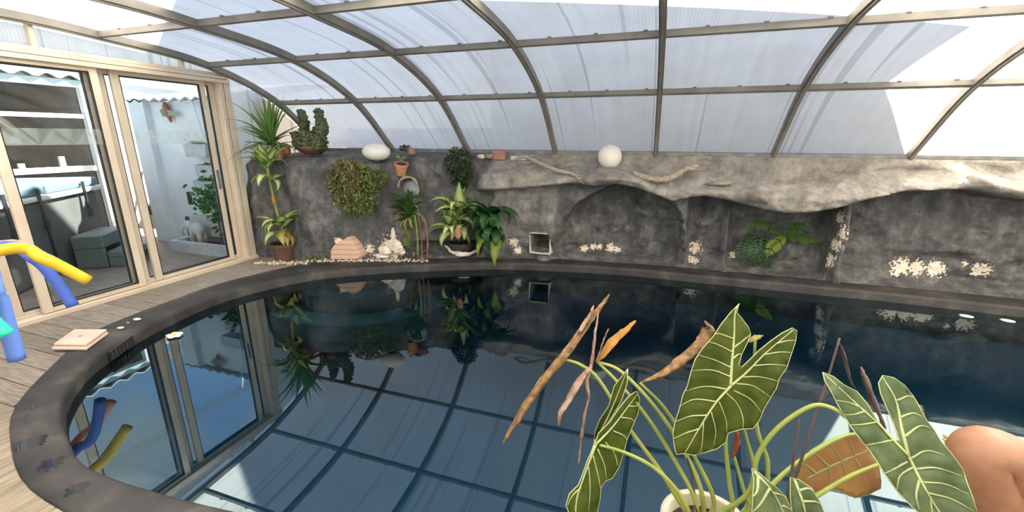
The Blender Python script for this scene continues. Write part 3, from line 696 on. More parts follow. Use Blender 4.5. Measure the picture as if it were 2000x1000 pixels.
SM = Matrix.Translation((-5.85,2.05,.05)) @ Matrix(((-.62,-.785,0,0),(.785,-.62,0,0),(0,0,1,0),(0,0,0,1)))
spa = thing('hot_tub', (-7.0,2.3,.05), 'grey hot tub with a blue cover standing on the terrace behind the glass door', 'hot tub')
mb = MB(); mb.box((0,0,0),(2.1,1.9,.86),SM); bevel(mb.build('cabinet', SPAB, spa), .05, 3)
mb = MB(); mb.box((-.05,-.05,.86),(2.15,1.95,.92),SM); bevel(mb.build('rim', SPAR, spa), .02, 2)
mb = MB(); mb.box((-.02,-.03,.925),(1.03,1.92,1.03),SM); mb.box((1.05,-.03,.925),(2.12,1.92,1.03),SM); bevel(mb.build('cover', SPAC, spa), .03, 3)
for x in (.35,.85,1.7):
    mb = MB(); mb.box((x-.02,-.065,.62),(x+.02,-.05,1.0),SM); mb.box((x-.035,-.075,.56),(x+.035,-.05,.66),SM); mb.build('strap', BLACKP, spa)
mb = MB(); mb.box((.93,-.012,.02),(.965,.02,.85),SM); mb.build('seam_trim', BLACKP, spa)
st = thing('spa_steps', (-6.4,3.3,.05), 'dark plastic two tread step beside the hot tub', 'steps')
mb = MB(); mb.box((1.15,-.36,.24),(1.80,-.06,.40),SM); mb.box((1.15,-.36,0),(1.20,-.06,.24),SM); mb.box((1.75,-.36,0),(1.80,-.06,.24),SM); bevel(mb.build('upper_tread', PLAST, st), .012, 1)
mb = MB(); mb.box((1.15,-.64,.12),(1.80,-.37,.20),SM); mb.box((1.15,-.64,0),(1.20,-.37,.12),SM); mb.box((1.75,-.64,0),(1.80,-.37,.12),SM); bevel(mb.build('lower_tread', PLAST, st), .012, 1)

boxes = [(-5.95,1.43,.42,.17,'topmost'),(-5.84,1.16,.36,.16,'second from the top'),(-5.93,.97,.36,.10,'third from the top')]
for k, (x, z, w, h, w_) in enumerate(boxes):
    t_ = thing('wall_planter', (x,4.35,z-.1), 'pale concrete wall planter, '+w_+' on the whitewashed wall outside', 'planter', 'planters on the garden wall')
    yb_ = 4.445; mb = MB(); vs = [Vector((x+sx*w*q,yb_-(0 if sy else .19),z+dz)) for dz, q in ((-h*.6,.44),(h*.4,.5)) for sx, sy in ((-1,1),(1,1),(1,0),(-1,0))]
    mb.add(vs, [(0,1,2,3),(7,6,5,4),(0,4,5,1),(1,5,6,2),(2,6,7,3),(3,7,4,0)]); mb.build('box', CONC, t_)
    mb = MB(); mb.box((x-w*.42,4.28,z+h*.4-.01),(x+w*.42,4.42,z+h*.4+.005)); mb.build('soil', SOIL, t_)
    mb = MB()
    for q in range(9): a = random.uniform(0,6.28); p0 = Vector((x+random.uniform(-.12,.12),4.33,z+h*.4)); mb.tube([p0, p0+Vector((cos(a)*.04,sin(a)*.03,.03)), p0+Vector((cos(a)*.1,sin(a)*.05,.02))], [.012,.01,.002], 5)
    mb.build('succulent', STEMB, t_)
for k, (x0, x1, z0, z1) in enumerate(((-6.33,-5.72,.66,.86),(-6.46,-5.78,.21,.50))):
    mb = MB(); mb.box((x0,4.31,z0),(x1,4.445,z1)); o = bevel(mb.build('stone_block', CONC, None, at=(x0,4.4,z0), label=('upper' if k == 0 else 'lower')+' pale stone block with a black painted edge under the wall planters', cat='block'), .01, 1)
    mb = MB(); mb.box((x0-.015,4.305,z0-(.0 if k == 0 else .14)),(x0+.07,4.31,z1-.02)); mb.build('black_edge', BLACKP, o)
tr = thing('garden_trough', (-5.8,4.2,.05), 'low white trough with a leafy shrub at the foot of the garden wall', 'planter')
mb = MB(); mb.box((-6.42,3.98,.05),(-5.05,4.05,.20)); mb.box((-6.42,4.05,.05),(-6.35,4.3,.20)); mb.build('trough', CONC, tr)
mb = MB(); mb.box((-6.35,4.05,.05),(-5.05,4.29,.15)); mb.build('soil', SOIL, tr)
mb = MB()
for q in range(260):
    p = Vector((-5.66+random.gauss(0,.15),4.18+random.gauss(0,.06),.74+random.gauss(0,.14))); a = Vector((random.gauss(0,1),random.gauss(0,1),random.gauss(0,.6))).normalized()*.055; b = a.cross(Vector((random.gauss(0,1),random.gauss(0,1),1))).normalized()*.028
    mb.add([p-a,p+b,p+a,p-b], [(0,1,2,3)])
tag(mb.build('foliage', simple('shrub_leaf', (.04,.16,.04), (.08,.28,.08), .5, 9, translucent=.3), tr), kind='stuff')
mb = MB(); mb.tube([(-5.66,4.18,.12),(-5.64,4.18,.4),(-5.67,4.18,.7)], [.014,.012,.008], 6); mb.build('stem', STEMB, tr)
mb = MB(); oc = Vector((-6.10,4.19,.34)); mb.ball(oc,(.13,.075,.10),12,8); mb.ball(oc+Vector((-.10,-.04,.06)),(.07,.06,.07),10,7)
mb.tube([oc+Vector(q) for q in ((-.14,-.08,.06),(-.17,-.10,-.01),(-.15,-.10,-.08))],[.022,.017,.012],7)
for sx in (-.07,.07):
    for sy in (-.04,.04): mb.tube([oc+Vector((sx,sy,0)),oc+Vector((sx,sy,-.19))],.03,7)
mb.build('stone_ornament', CONC, None, True, at=oc-Vector((0,0,.19)), label='rounded pale stone animal ornament standing in the low white trough', cat='ornament')
bo = Vector((.05,-.005,-.075))
pa = thing('bird_ornament', (-6.53,4.42,1.88), 'red and green bird ornament hung on the white wall outside', 'ornament')
mb = MB(); mb.tube([Vector(q)+bo for q in ((-6.62,4.41,2.12),(-6.60,4.40,2.07),(-6.58,4.40,1.98),(-6.56,4.41,1.86))], [.02,.04,.045,.012], 8); mb.build('body', simple('ornament_red',(.42,.10,.06),(.25,.13,.08),.6,20), pa, True)
mb = MB(); mb.add([Vector(q)+bo for q in ((-6.58,4.38,2.06),(-6.70,4.38,2.02),(-6.66,4.38,1.94),(-6.58,4.385,1.93))], [(0,1,2,3)]); solid(mb.build('wing', simple('ornament_green',(.16,.28,.10),None,.6), pa), .01)
mb = MB(); mb.add([Vector(q)+bo for q in ((-6.56,4.38,2.02),(-6.36,4.38,1.99),(-6.36,4.38,1.94),(-6.56,4.385,1.94))], [(0,1,2,3)]); solid(mb.build('wing', simple('ornament_grey',(.30,.32,.22),None,.6), pa), .01)
mb = MB(); mb.tube([(-6.09,4.40,2.30),(-5.88,4.36,1.58)], .014, 8); mb.build('white_pole', METALP, None, at=(-5.9,4.38,1.58), label='thin white pole leaning on the white wall by the corrugated roof', cat='pole')
br = thing('broom', (-8.2,5.2,.05), 'long grey handled broom leaning on the shaded yard wall', 'broom')
b0_, b1_ = atx(285,328,-8.56), atx(326,452,-8.2); b1_.z = max(b1_.z, .2)
mb = MB(); mb.tube([b0_, b1_], .016, 8); mb.build('handle', METALP, br)
mb = MB(); mb.box((b1_.x-.12,b1_.y-.05,.05),(b1_.x+.12,b1_.y+.05,.22)); mb.build('brush_head', BLACKP, br)
c = atx(303,410,-8.58); mb = MB(); mb.box((c.x-.02,c.y-.09,c.z-.08),(c.x+.03,c.y+.09,c.z+.08)); bevel(mb.build('wall_box', BLACKP, None, at=c, label='small black electrical box on the shaded yard wall', cat='box'), .008, 1)

# ================================================================== PLANT BUILDERS
def leaf_mesh(L, W, droop=.6, fold=.25, curl=0.0, n=9, tip=1.0, base=.35, wave=0.0, rise=.5):
    """blade along +X starting at the origin, rising then drooping; UV u across, v along"""
    mb = MB(); x = z = 0; a = rise
    for i in range(n+1):
        t = i/n
        w = W*.5*(sin(pi*min(1, t**base*1.0))**.8 if t < 1 else 0)*(1-t**6*.2)
        if i == 0: w = W*.03
        w = max(w, W*.012)
        for j, u in enumerate((-1,-.5,0,.5,1)):
            zz = abs(u)*w*fold+(wave*W*sin(t*14+u*2)*abs(u))
            nx, nz = -sin(a), cos(a)
            mb.v.append(Vector((x+nx*zz, u*w, z+nz*zz))); mb.uv[len(mb.v)-1] = (.5+u*.5, t)
        x += cos(a)*L/n; z += sin(a)*L/n; a -= droop*(1.4 if t > .25 else .5)/n*2+curl*t/n
    for i in range(n):
        for j in range(4): p = i*5+j; mb.f.append((p, p+5, p+6, p+1))
    return mb
def leafdata(name, mat, **k):
    me = leaf_mesh(**k).mesh(name, smooth=True); me.materials.append(mat); return me
def rosette(parent, c, meshes, n, ymin=-pi, ymax=pi, pitch=(0,.4), sc=(.8,1.1), name='leaf', rnd=.25, roll=.3):
    c = Vector(c)-ORG[parent.name]
    for i in range(n):
        a = lerp(ymin, ymax, (i+.5)/n)+random.uniform(-rnd, rnd); s = random.uniform(*sc)
        share(name, random.choice(meshes), c+Vector((cos(a)*.012, sin(a)*.012, random.uniform(-.03,.03))), (random.uniform(-roll,roll), -random.uniform(*pitch), a), parent, (s,s,s))
def cloud(mb, c, r, n, size, aspect=.5, shell=.3):
    c = Vector(c)
    for q in range(n):
        d = Vector((random.gauss(0,1),random.gauss(0,1),random.gauss(0,1))).normalized()*(random.uniform(shell,1)**.5)
        p = c+Vector((d.x*r[0],d.y*r[1],d.z*r[2])); s = size*random.uniform(.6,1.3)
        a = Vector((random.gauss(0,1),random.gauss(0,1),random.gauss(0,1)-.4)).normalized()*s; b = a.cross(Vector((random.gauss(0,1),random.gauss(0,1),random.gauss(0,1)))).normalized()*s*aspect
        mb.add([p-a,p-a*.1+b,p+a,p-a*.1-b], [(0,1,2,3)])
def pot(parent, c, r, h, mat, rim=True, M=None):
    c = Vector(c); mb = MB()
    pr = [(r*.72,0),(r*.95,h*.8),(r*.95,h*.8),(r*1.06,h*.8),(r*1.06,h),(r*.94,h),(r*.9,h*.86)] if rim else [(r*.75,0),(r*.93,h*.5),(r,h),(r*.93,h),(r*.9,h*.86)]
    mb.lathe(pr, 24, c, M); b = mb.build('pot', mat, parent, False)
    mb = MB(); mb.lathe([(.001,h*.84),(r*.9,h*.86),(r*.9,h*.862),(.001,h*.885)], 20, c, M); mb.build('soil', SOIL, parent, True); return b

D1 = leafdata('variegated_blade', LDIEF, L=.30, W=.165, droop=.75, rise=.55)
D2 = leafdata('variegated_blade', LDIEF, L=.25, W=.145, droop=1.15, rise=.5)
D3 = leafdata('variegated_blade', LDIEF, L=.27, W=.135, droop=.35, rise=.75)
D4 = leafdata('yellowing_blade', LYEL, L=.24, W=.13, droop=.8, rise=.2)
K1 = leafdata('deep_green_blade', LDARK, L=.32, W=.15, droop=.95, rise=.6)
K2 = leafdata('deep_green_blade', LDARK, L=.28, W=.13, droop=1.5, rise=.4)
LM = leafdata('lime_blade', LLIME, L=.28, W=.11, droop=.5, rise=.0)
S1 = leafdata('blade', LPALM, L=.52, W=.05, droop=.45, rise=.15, fold=.5, base=.22, n=8)
S2 = leafdata('blade', LPALM, L=.46, W=.044, droop=.18, rise=.1, fold=.5, base=.22, n=8)
S3 = leafdata('blade', LPALM, L=.46, W=.046, droop=.95, rise=.25, fold=.5, base=.22, n=8)
LSTRAP = leafmat('strap_leaf', (.045,.12,.03), (.10,.20,.05), rough=.35)
B1 = leafdata('strap_blade', LSTRAP, L=.33, W=.075, droop=.7, rise=.75, fold=.5, base=.3)
B2 = leafdata('strap_blade', LYEL, L=.26, W=.045, droop=1.6, rise=.3, fold=.5, base=.3)

# tall dieffenbachia in a brown pot by the door
p0 = atz(557,506,.095)
t1 = thing('potted_dumbcane', p0, 'tall variegated dumbcane in a brown plastic pot beside the door frame', 'potted plant')
pot(t1, p0, .145, .215, BROWNP)
tw = [p0+Vector((0,0,.18)), p0+Vector((.0,.0,.42)), p0+Vector((-.06,.02,.72)), p0+Vector((-.10,.03,1.02)), p0+Vector((-.11,.03,1.14))]
mb = MB(); mb.tube(cat(tw,5), .017, 8); mb.build('cane', STEMG, t1, True)
mb = MB(); mb.tube([tw[2]+Vector((0,0,-.05)),tw[2]+Vector((-.01,0,.07))], .024, 8); mb.build('dry_sheath', DRYO, t1, True)
mb = MB(); mb.tube(cat([p0+Vector((.03,-.02,.18)),p0+Vector((.05,-.03,.35)),p0+Vector((.06,-.03,.45))],4), .014, 8); mb.build('cane', STEMG, t1, True)
rosette(t1, p0+Vector((.05,-.03,.44)), [D1,D2,D2,D3], 12, pitch=(-.2,.55), sc=(1.0,1.3))
rosette(t1, p0+Vector((.04,-.03,.36)), [D2,D4], 6, -2.9, .3, pitch=(-.5,.1), sc=(1.0,1.25))
rosette(t1, tw[-1], [D1,D3,D3,D2], 12, pitch=(-.1,.7), sc=(1.1,1.45))
rosette(t1, tw[-1]-Vector((0,0,.14)), [D2,D1], 5, pitch=(-.4,.2), sc=(.95,1.2))

# spiky yucca on the shelf behind
p1 = aty(540,300,4.35); p1.z = 1.30
t2 = thing('potted_yucca', p1, 'spiky green yucca on the rock shelf above the dumbcane', 'potted plant')
pot(t2, p1, .09, .14, TERRA)
mb = MB(); mb.tube([p1+Vector((0,0,.1)),p1+Vector((-.02,0,.17)),p1+Vector((-.03,0,.24))], [.03,.034,.03], 8); mb.build('trunk', STEMB, t2, True)
cY = p1+Vector((-.03,-.02,.22))
rosette(t2, cY, [S1,S2], 34, pitch=(.25,1.35), sc=(1.1,1.5), name='blade', rnd=.5)
rosette(t2, cY, [S2,S2], 14, pitch=(.9,1.5), sc=(1.1,1.4), name='blade', rnd=.5)
rosette(t2, cY-Vector((0,0,.03)), [S3,S1], 16, pitch=(-.35,.3), sc=(.95,1.3), name='blade', rnd=.4)

# cactus bowl
p2 = aty(612,300,4.62); p2.z = 1.375
t3 = thing('cactus_bowl', p2, 'bushy green cactus in a dark bowl on the rock shelf beside the yucca', 'potted plant')
mb = MB(); mb.lathe([(.10,0),(.17,.05),(.195,.10),(.18,.105),(.16,.09)], 24, p2); mb.build('bowl', BROWNP, t3, True)
def column(base, pts, r):
    mb = MB(); P = cat([Vector(base)+Vector(q) for q in pts], 6); R_ = []
    for i in range(len(P)): t = i/(len(P)-1); R_.append(r*(1-.45*t)*(1+.20*sin(i*2.4))*(.25 if i == len(P)-1 else 1))
    mb.tube(P, R_, 9); mb.v = [v+Vector((random.gauss(0,1),random.gauss(0,1),random.gauss(0,1)))*r*.10 for v in mb.v]
    for q in range(46):
        i = random.randrange(len(P)-1); a = random.uniform(0,6.28); c = P[i]+Vector((cos(a),sin(a),0))*R_[i]*.95; mb.ball(c, r*random.uniform(.22,.4), 5, 4)
    return mb
for k, (q, pts, r) in enumerate((((-.08,0,.08),[(0,0,0),(-.04,0,.12),(-.03,0,.24),(-.0,0,.36),(-.05,0,.47)],.075),((.10,0,.08),[(0,0,0),(.05,0,.14),(.09,0,.26),(.06,0,.38),(.05,0,.48)],.085),
     ((0,-.05,.08),[(0,0,0),(0,-.03,.12),(-.01,-.03,.2)],.10),((-.14,-.04,.08),[(0,0,0),(-.05,-.02,.1),(-.09,0,.2)],.07),((.13,-.06,.08),[(0,0,0),(.03,-.03,.1),(.03,-.03,.17)],.075),((.02,.08,.08),[(0,0,0),(0,.02,.15),(.02,.02,.26)],.08))):
    column(p2+Vector(q), pts, r).build('cactus_stem', SUCC, t3, True)
# shell / pot beside
p = aty(556,292,4.5); p.z = 1.365
mb = MB(); mb.lathe([(.04,0),(.07,.03),(.075,.09),(.05,.12),(.02,.12)], 12, p); mb.v = [v+Vector((random.gauss(0,.006),random.gauss(0,.006),random.gauss(0,.006))) for v in mb.v]
mb.build('clay_jar', TERRA, None, True, at=p, label='small rough clay jar on the rock shelf between yucca and cactus', cat='jar')

# trailing plant hanging over the face
pt = onrock(693,330); pt.z = 1.28
t4 = thing('trailing_plant', pt, 'dense trailing plant spilling down the rock face below the oval lamp', 'trailing plant')
ctr = onrock(695,366)+Vector((.02,-.10,0))
mb = MB(); cloud(mb, ctr, (.40,.13,.37), 2800, .024, .45, .2); cloud(mb, ctr+Vector((.30,.12,.12)), (.16,.1,.12), 250, .022, .45); tag(mb.build('foliage', TRAIL, t4), kind='stuff')
mb = MB(); cloud(mb, ctr+Vector((-.02,-.06,.24)), (.16,.08,.10), 170, .024, .35); cloud(mb, ctr+Vector((.0,-.12,-.02)), (.3,.06,.28), 90, .022, .35); tag(mb.build('red_foliage', TRAILR, t4), kind='stuff')
for k in range(26):
    a = random.uniform(-1,1); b0 = ctr+Vector((a*.12,.08,.27)); e = ctr+Vector((a*.38,-.08+random.uniform(-.05,.06),random.uniform(-.34,.12)))
    mb = MB(); mb.tube(cat([b0, lerp(b0,e,.5)+Vector((a*.05,-.06,.10)), e],4), .004, 5); mb.build('stem', STEMB, t4)

# lamps
c = aty(735,297,4.62)
lp = thing('oval_lamp', (c.x,c.y,c.z-.1), 'white oval lamp lying on the rock shelf above the trailing plant', 'lamp')
mb = MB(); mb.ball(c, (.185,.13,.105), 28, 16); mb.build('globe', LAMPW, lp, True)
mb = MB(); mb.lathe([(.05,-.12),(.05,-.10),(.04,-.095)], 18, c); mb.build('base', BLACKP, lp)
c = aty(1191,306,5.22)
lp = thing('globe_lamp', (c.x,c.y,c.z-.14), 'round white globe lamp standing on the pale rock ledge', 'lamp')
mb = MB(); mb.ball(c, .137, 28, 18); mb.build('globe', LAMPW, lp, True)
mb = MB(); mb.lathe([(.05,-.15),(.05,-.13),(.04,-.125)], 18, c); mb.build('base', BLACKP, lp)

# pots and plants in the pockets of the left rock
p = onrock(783,338,.04)
t5 = thing('terracotta_pot', p, 'small orange terracotta pot set in the rock right of the oval lamp', 'pot')
Mt = Matrix.Rotation(radians(14),3,'Y') @ Matrix.Rotation(radians(10),3,'X')
pot(t5, p-Vector((0,0,.02)), .082, .15, TERRA, True, Mt)
mb = MB()
for q in range(9): a = random.uniform(0,6.28); mb.tube([p+Vector((.02,0,.12)), p+Vector((.02+.03*cos(a),.03*sin(a),.19)), p+Vector((.02+.08*cos(a),.05*sin(a),.20+random.uniform(-.03,.04)))], [.006,.009,.002], 5)
mb.build('succulent', STEMG, t5)
p = aty(805,303,5.0); p.z = 1.385
t6 = thing('herb_pot', p, 'small clay pot with green sprigs on the rock shelf behind the terracotta pot', 'pot')
pot(t6, p, .07, .07, BRICKM)
mb = MB(); cloud(mb, p+Vector((-.07,-.03,.07)), (.10,.07,.04), 120, .02); tag(mb.build('sprigs', BUSHM, t6), kind='stuff')
p = onrock(800,372,.03)
t7 = thing('bark_planter', p, 'pale bark rimmed planting pocket holding a grey stone', 'planter')
mb = MB(); a0 = [p+Vector((.15*cos(a)*(.9), -.03+.03*sin(a*2), .0+.17*sin(a))) for a in [radians(-15+200*i/14) for i in range(15)]]
mb.tube(a0, [.016+.006*sin(i*1.7) for i in range(15)], 7); mb.build('bark_rim', DRIFT, t7, True)
mb = MB(); mb.ball(p+Vector((.03,-.01,.02)), (.12,.06,.10), 10, 7, .08); mb.build('grey_stone', simple('blue_grey_stone',(.12,.15,.16),(.22,.25,.25),.7,12), t7, False)
mb = MB(); mb.ball(p+Vector((0,.03,.08)), (.12,.04,.07), 10, 6, .1); mb.build('moss', simple('dark_moss',(.03,.025,.015),(.08,.07,.04),.95,30), t7)
pb = onrock(803,425,.03)
t8 = thing('strap_plant', pb, 'arching strap leaved plant with yellow tips hanging from the rock pocket', 'plant')
rosette(t8, pb+Vector((0,-.03,.02)), [B1,B1,B1,B1,B2], 26, -3.3, .2, pitch=(.0,1.0), name='blade', sc=(1.0,1.4))
rosette(t8, pb+Vector((0,-.03,.0)), [B2,B1], 7, -3.0, 0, pitch=(-.8,-.2), name='blade', sc=(.7,1))
for k, (dx, L, r) in enumerate(((.12,.46,.012),(.22,.50,.013),(.16,.62,.008))):
    mb = MB(); s = pb+Vector((dx*.4,-.05,.02)); mb.tube(cat([s, s+Vector((dx*.8,-.09,.02)), s+Vector((dx,-.10,-L*.5)), s+Vector((dx*.9,-.10,-L))],5), r, 6); mb.build('hanging_root', STEMB if k else STEMG, t8, True)
mb = MB(); e = pb+Vector((.22,-.16,-.56))
for q in range(12): a = random.uniform(-.5,.5); mb.tube([e+Vector((0,0,.1)), e+Vector((a*.1,0,0)), e+Vector((a*.16,-.02,-.10))], [.01,.012,.003], 5)
mb.build('root_tuft', DRYL, t8)
tb_ = pb+Vector((-.02,-.05,-.10)); mb = MB()
for q in range(60):
    tt = q/60; c = tb_+Vector((random.gauss(0,.02),random.gauss(0,.02),-.30*tt)); a = random.choice((-1,1)); mb.add([c, c+Vector((a*.05,-.01,.012)), c+Vector((a*.055,-.012,.0)), c+Vector((0,0,-.008))], [(0,1,2,3)])
tag(mb.build('trailing_sprig', TRAIL, t8), kind='stuff')
# dusky bush
pf = onrock(897,345,.02)
t9 = thing('dusky_fern', pf, 'dark feathery fern growing against the rock below the roof rail', 'plant')
mb = MB(); cloud(mb, aty(896,318,4.95), (.19,.12,.20), 900, .026, .4); cloud(mb, aty(900,350,4.95), (.13,.09,.14), 300, .026, .4); tag(mb.build('foliage', BUSHM, t9), kind='stuff')
for k in range(8):
    b0 = pf+Vector((0,0,-.06)); e = b0+Vector((random.uniform(-.15,.15),-.05,random.uniform(.15,.42))); mb = MB(); mb.tube([b0, lerp(b0,e,.5)+Vector((0,-.05,0)), e], [.006,.005,.002], 5); mb.build('stem', STEMB, t9)
# second dieffenbachia
pq = onrock(897,470,.10)
t10 = thing('dumbcane_clump', pq, 'bright variegated dumbcane clump growing from the rock pocket', 'plant')
for dx, h in ((-.05,.22),(.05,.38),(.0,.30)):
    mb = MB(); mb.tube(cat([pq, pq+Vector((dx*.6,-.03,h*.5)), pq+Vector((dx,-.05,h))],5), .014, 7); mb.build('cane', STEMG, t10, True)
    rosette(t10, pq+Vector((dx,-.05,h)), [D1,D3,D3,D2], 9, -3.6, .5, pitch=(-.1,.9), sc=(1.1,1.5))
rosette(t10, pq+Vector((-.05,-.05,.14)), [D2,D1,D4], 7, -3.2, .1, pitch=(-.6,.2), sc=(1,1.3))
rosette(t10, pq+Vector((.05,-.05,.2)), [D4,D2], 3, -2.2, -.6, pitch=(-.7,-.1), sc=(.9,1.1))
mb = MB(); e = onrock(894,455,.32); mb.ball(e, (.05,.02,.075), 10, 7, .03); mb.build('dry_leaf', simple('salmon_leaf',(.42,.19,.12),(.5,.26,.17),.6,8), t10, True)
mb = MB(); mb.lathe([(.15,-.12),(.17,.0),(.165,.02),(.14,.02),(.13,-.02)], 18, onrock(900,475,.10)); mb.build('dark_bowl', simple('dark_bowl',(.03,.032,.03),(.05,.05,.048),.6,6), t10, True)
# peace lily like dark plant
pl_ = onrock(960,455,.10)
t11 = thing('dark_leaf_plant', pl_, 'dark glossy leaved plant drooping to the water under the pale slab', 'plant')
mb = MB(); mb.tube(cat([pl_, pl_+Vector((0,-.03,.14)), pl_+Vector((.0,-.06,.26))],4), .016, 7); mb.build('cane', STEMG, t11, True)
rosette(t11, pl_+Vector((0,-.05,.22)), [K1,K2,K1], 15, -3.7, .5, pitch=(-.5,.5), sc=(1,1.4))
rosette(t11, pl_+Vector((.02,-.05,.08)), [K2,K1], 11, -3.4, .3, pitch=(-.9,-.2), sc=(1,1.35))
rosette(t11, pl_+Vector((.06,-.10,-.02)), [LM,K2], 4, -2.2,-.9, pitch=(-1.0,-.7), sc=(.8,1.0))
cc = pl_+Vector((.13,-.14,-.03))-ORG[t11.name]
share('leaf', LM, cc, (0,.75,-1.45), t11, (1.25,1.25,1.25)); share('leaf', LM, cc+Vector((-.16,0,.03)), (0,.6,-1.8), t11, (1,1,1))

# stones, plaster, gravel, driftwood
c = atz(684,503,.095); mb = MB()
prof = [(-.255,0),(.23,0),(.255,.05),(.175,.19),(.11,.27),(.05,.285),(-.17,.19),(-.235,.13)]
n = len(prof); S_ = []
for yy, s in ((-.10,.93),(-.06,1.0),(.06,1.0),(.10,.9)):
    S_.append([c+Vector((x*s*.72, yy+x*.25, max(0,z*s))) for x, z in prof])
for r_ in S_: mb.v += r_
for i in range(3):
    for j in range(n): mb.f.append((i*n+j,i*n+(j+1)%n,(i+1)*n+(j+1)%n,(i+1)*n+j))
mb.f += [tuple(range(n-1,-1,-1)), tuple(3*n+j for j in range(n))]
bevel(mb.build('pink_stone', PINKST, None, at=c, label='large banded pink stone standing on the pool edge', cat='stone'), .008, 1)
c = atz(766,503,.095); 
for px, py, r, lb in ((752,490,(.10,.05,.07),'wide pale plaster lump nearest the pink stone'),(772,480,(.11,.05,.09),'largest rounded pale plaster lump right of the pink stone'),(768,458,(.03,.02,.09),'narrow upright plaster shard above the largest plaster lump'),(745,500,(.12,.05,.03),'flat pale plaster slab lying on the gravel by the pink stone'),(785,492,(.05,.04,.05),'small pale plaster lump nearest the strap leaved plant')):
    c = onrock(px,py,.05); mb = MB(); mb.ball(c, r, 9, 7, .16); mb.build('plaster_lump', PLASTER, None, at=c-Vector((0,0,r[2])), label=lb, cat='plaster', group='broken plaster at the foot of the rock')
mb = MB(); P = cat([onrock(870,480,.10), onrock(885,492,.12), onrock(910,497,.12), onrock(935,488,.10)],5); mb.tube(P, [.012+.02*sin(pi*i/(len(P)-1)) for i in range(len(P))], 7); mb.v = [v+Vector((random.gauss(0,.005),random.gauss(0,.005),random.gauss(0,.005))) for v in mb.v]
mb.build('bleached_branch', PLASTER, None, False, at=P[0], label='short bleached root lying under the dumbcane clump', cat='root')
mb = MB()
for q in range(420):
    px = random.uniform(497,835); c = atz(px, (509 if px > 600 else 514)+random.gauss(0,1.6), .10); mb.ball(c, random.uniform(.006,.016), 5, 4, .1)
mb.build('gravel_strip', GRAVEL, None, kind='stuff', label='strip of pale gravel between the coping and the rock', cat='gravel')
mb = MB(); cloud(mb, atz(612,505,.12), (.14,.06,.03), 160, .014); mb.build('moss_patch', TRAIL, None, kind='stuff', label='low green moss between the brown pot and the pink stone', cat='moss')
for k, (px, py, s) in enumerate(((810,495,1),(835,492,.8),(795,497,.8))):
    me = leafdata('dry_blade', DRYL, L=.14*s, W=.06*s, droop=1.2, rise=.3, wave=.2)
    o = link(bpy.data.objects.new('fallen_leaf', me)); o.location = onrock(px,py,.06); o.rotation_euler = (random.uniform(-.5,.5), -.3, -1.2-k); tag(o, 'curled brown fallen leaf in the broken hollow '+('under the hanging roots','nearest the dumbcane clump','nearest the pale plaster lumps')[k], 'leaf', 'dry leaves in the hollow')
def branch(name, px, Y, r, label, twigs=()):
    P = cat([aty(a, b, Y+dy) for a, b, dy in px], 6); k = len(P)
    t = thing(name, P[0], label, 'driftwood'); mb = MB()
    mb.tube(P, [r*(.55+.45*sin(pi*(.15+.8*i/(k-1))))*(1+.12*sin(i*1.9)) for i in range(k)], 8); mb.build('limb', DRIFT, t, True)
    for tw_ in twigs:
        mb = MB(); Q = cat([aty(a, b, Y+dy) for a, b, dy in tw_], 5); mb.tube(Q, [r*.5*(1-.6*i/len(Q)) for i in range(len(Q))], 6); mb.build('twig', DRIFT, t, True)
    return t
branch('driftwood_branch', [(1005,312,0),(1025,306,-.03),(1050,317,-.06),(1085,332,-.08),(1118,340,-.1),(1138,350,-.12)], 5.08, .024, 'long pale driftwood branch lying along the slab left of the globe lamp',
       [[(1012,316,0),(1035,318,-.04),(1045,312,-.05)],[(1118,340,-.1),(1130,342,-.13),(1142,346,-.14)],[(1122,342,-.1),(1132,352,-.13),(1140,358,-.12)]])
branch('driftwood_curve', [(1236,337,0),(1262,347,-.04),(1290,351,-.06),(1315,345,-.05),(1340,330,-.02),(1364,323,.0)], 5.12, .036, 'curved brown driftwood limb on the ledge right of the globe lamp', [[(1335,332,-.03),(1350,330,-.04),(1366,331,-.03)]])
c = aty(976,303,5.28); mb = MB(); mb.box((c.x-.085,c.y-.05,c.z-.055),(c.x+.085,c.y+.05,c.z+.055)); bevel(mb.build('brick', BRICKM, None, at=c-Vector((0,0,.055)), label='reddish brick standing on the slab under the roof rail', cat='brick'), .006, 1)
c = aty(1012,306,5.26); mb = MB(); mb.tube([c+Vector((-.09,0,-.02)), c+Vector((.1,0,-.025))], .028, 10); mb.build('grey_pipe', CONC, None, at=c, label='short grey pipe end lying beside the reddish brick', cat='pipe')
for k, (px, py, s) in enumerate(((940,306,.05),(955,305,.055))):
    c = aty(px,py,5.22); mb = MB(); mb.ball(c, (s*1.3,s*.8,s*.6), 9, 6, .1); mb.build('rubble_stone', STONE if k else PLASTER, None, at=c-Vector((0,0,s*.6)), label=('brown' if k else 'pale')+' rubble stone on the slab left of the brick', cat='stone')
c = onrock(1405,360,.03); mb = MB(); mb.tube([c+Vector((-.14,0,.0)),c+Vector((-.05,-.02,.01)),c+Vector((.06,-.02,.015)),c+Vector((.13,.0,.02))], [.012,.034,.036,.012], 8, flat=.7); mb.build('flat_stone', STONE, None, True, at=c, label='dark flat stone lying on the pale ledge right of the curved driftwood', cat='stone')

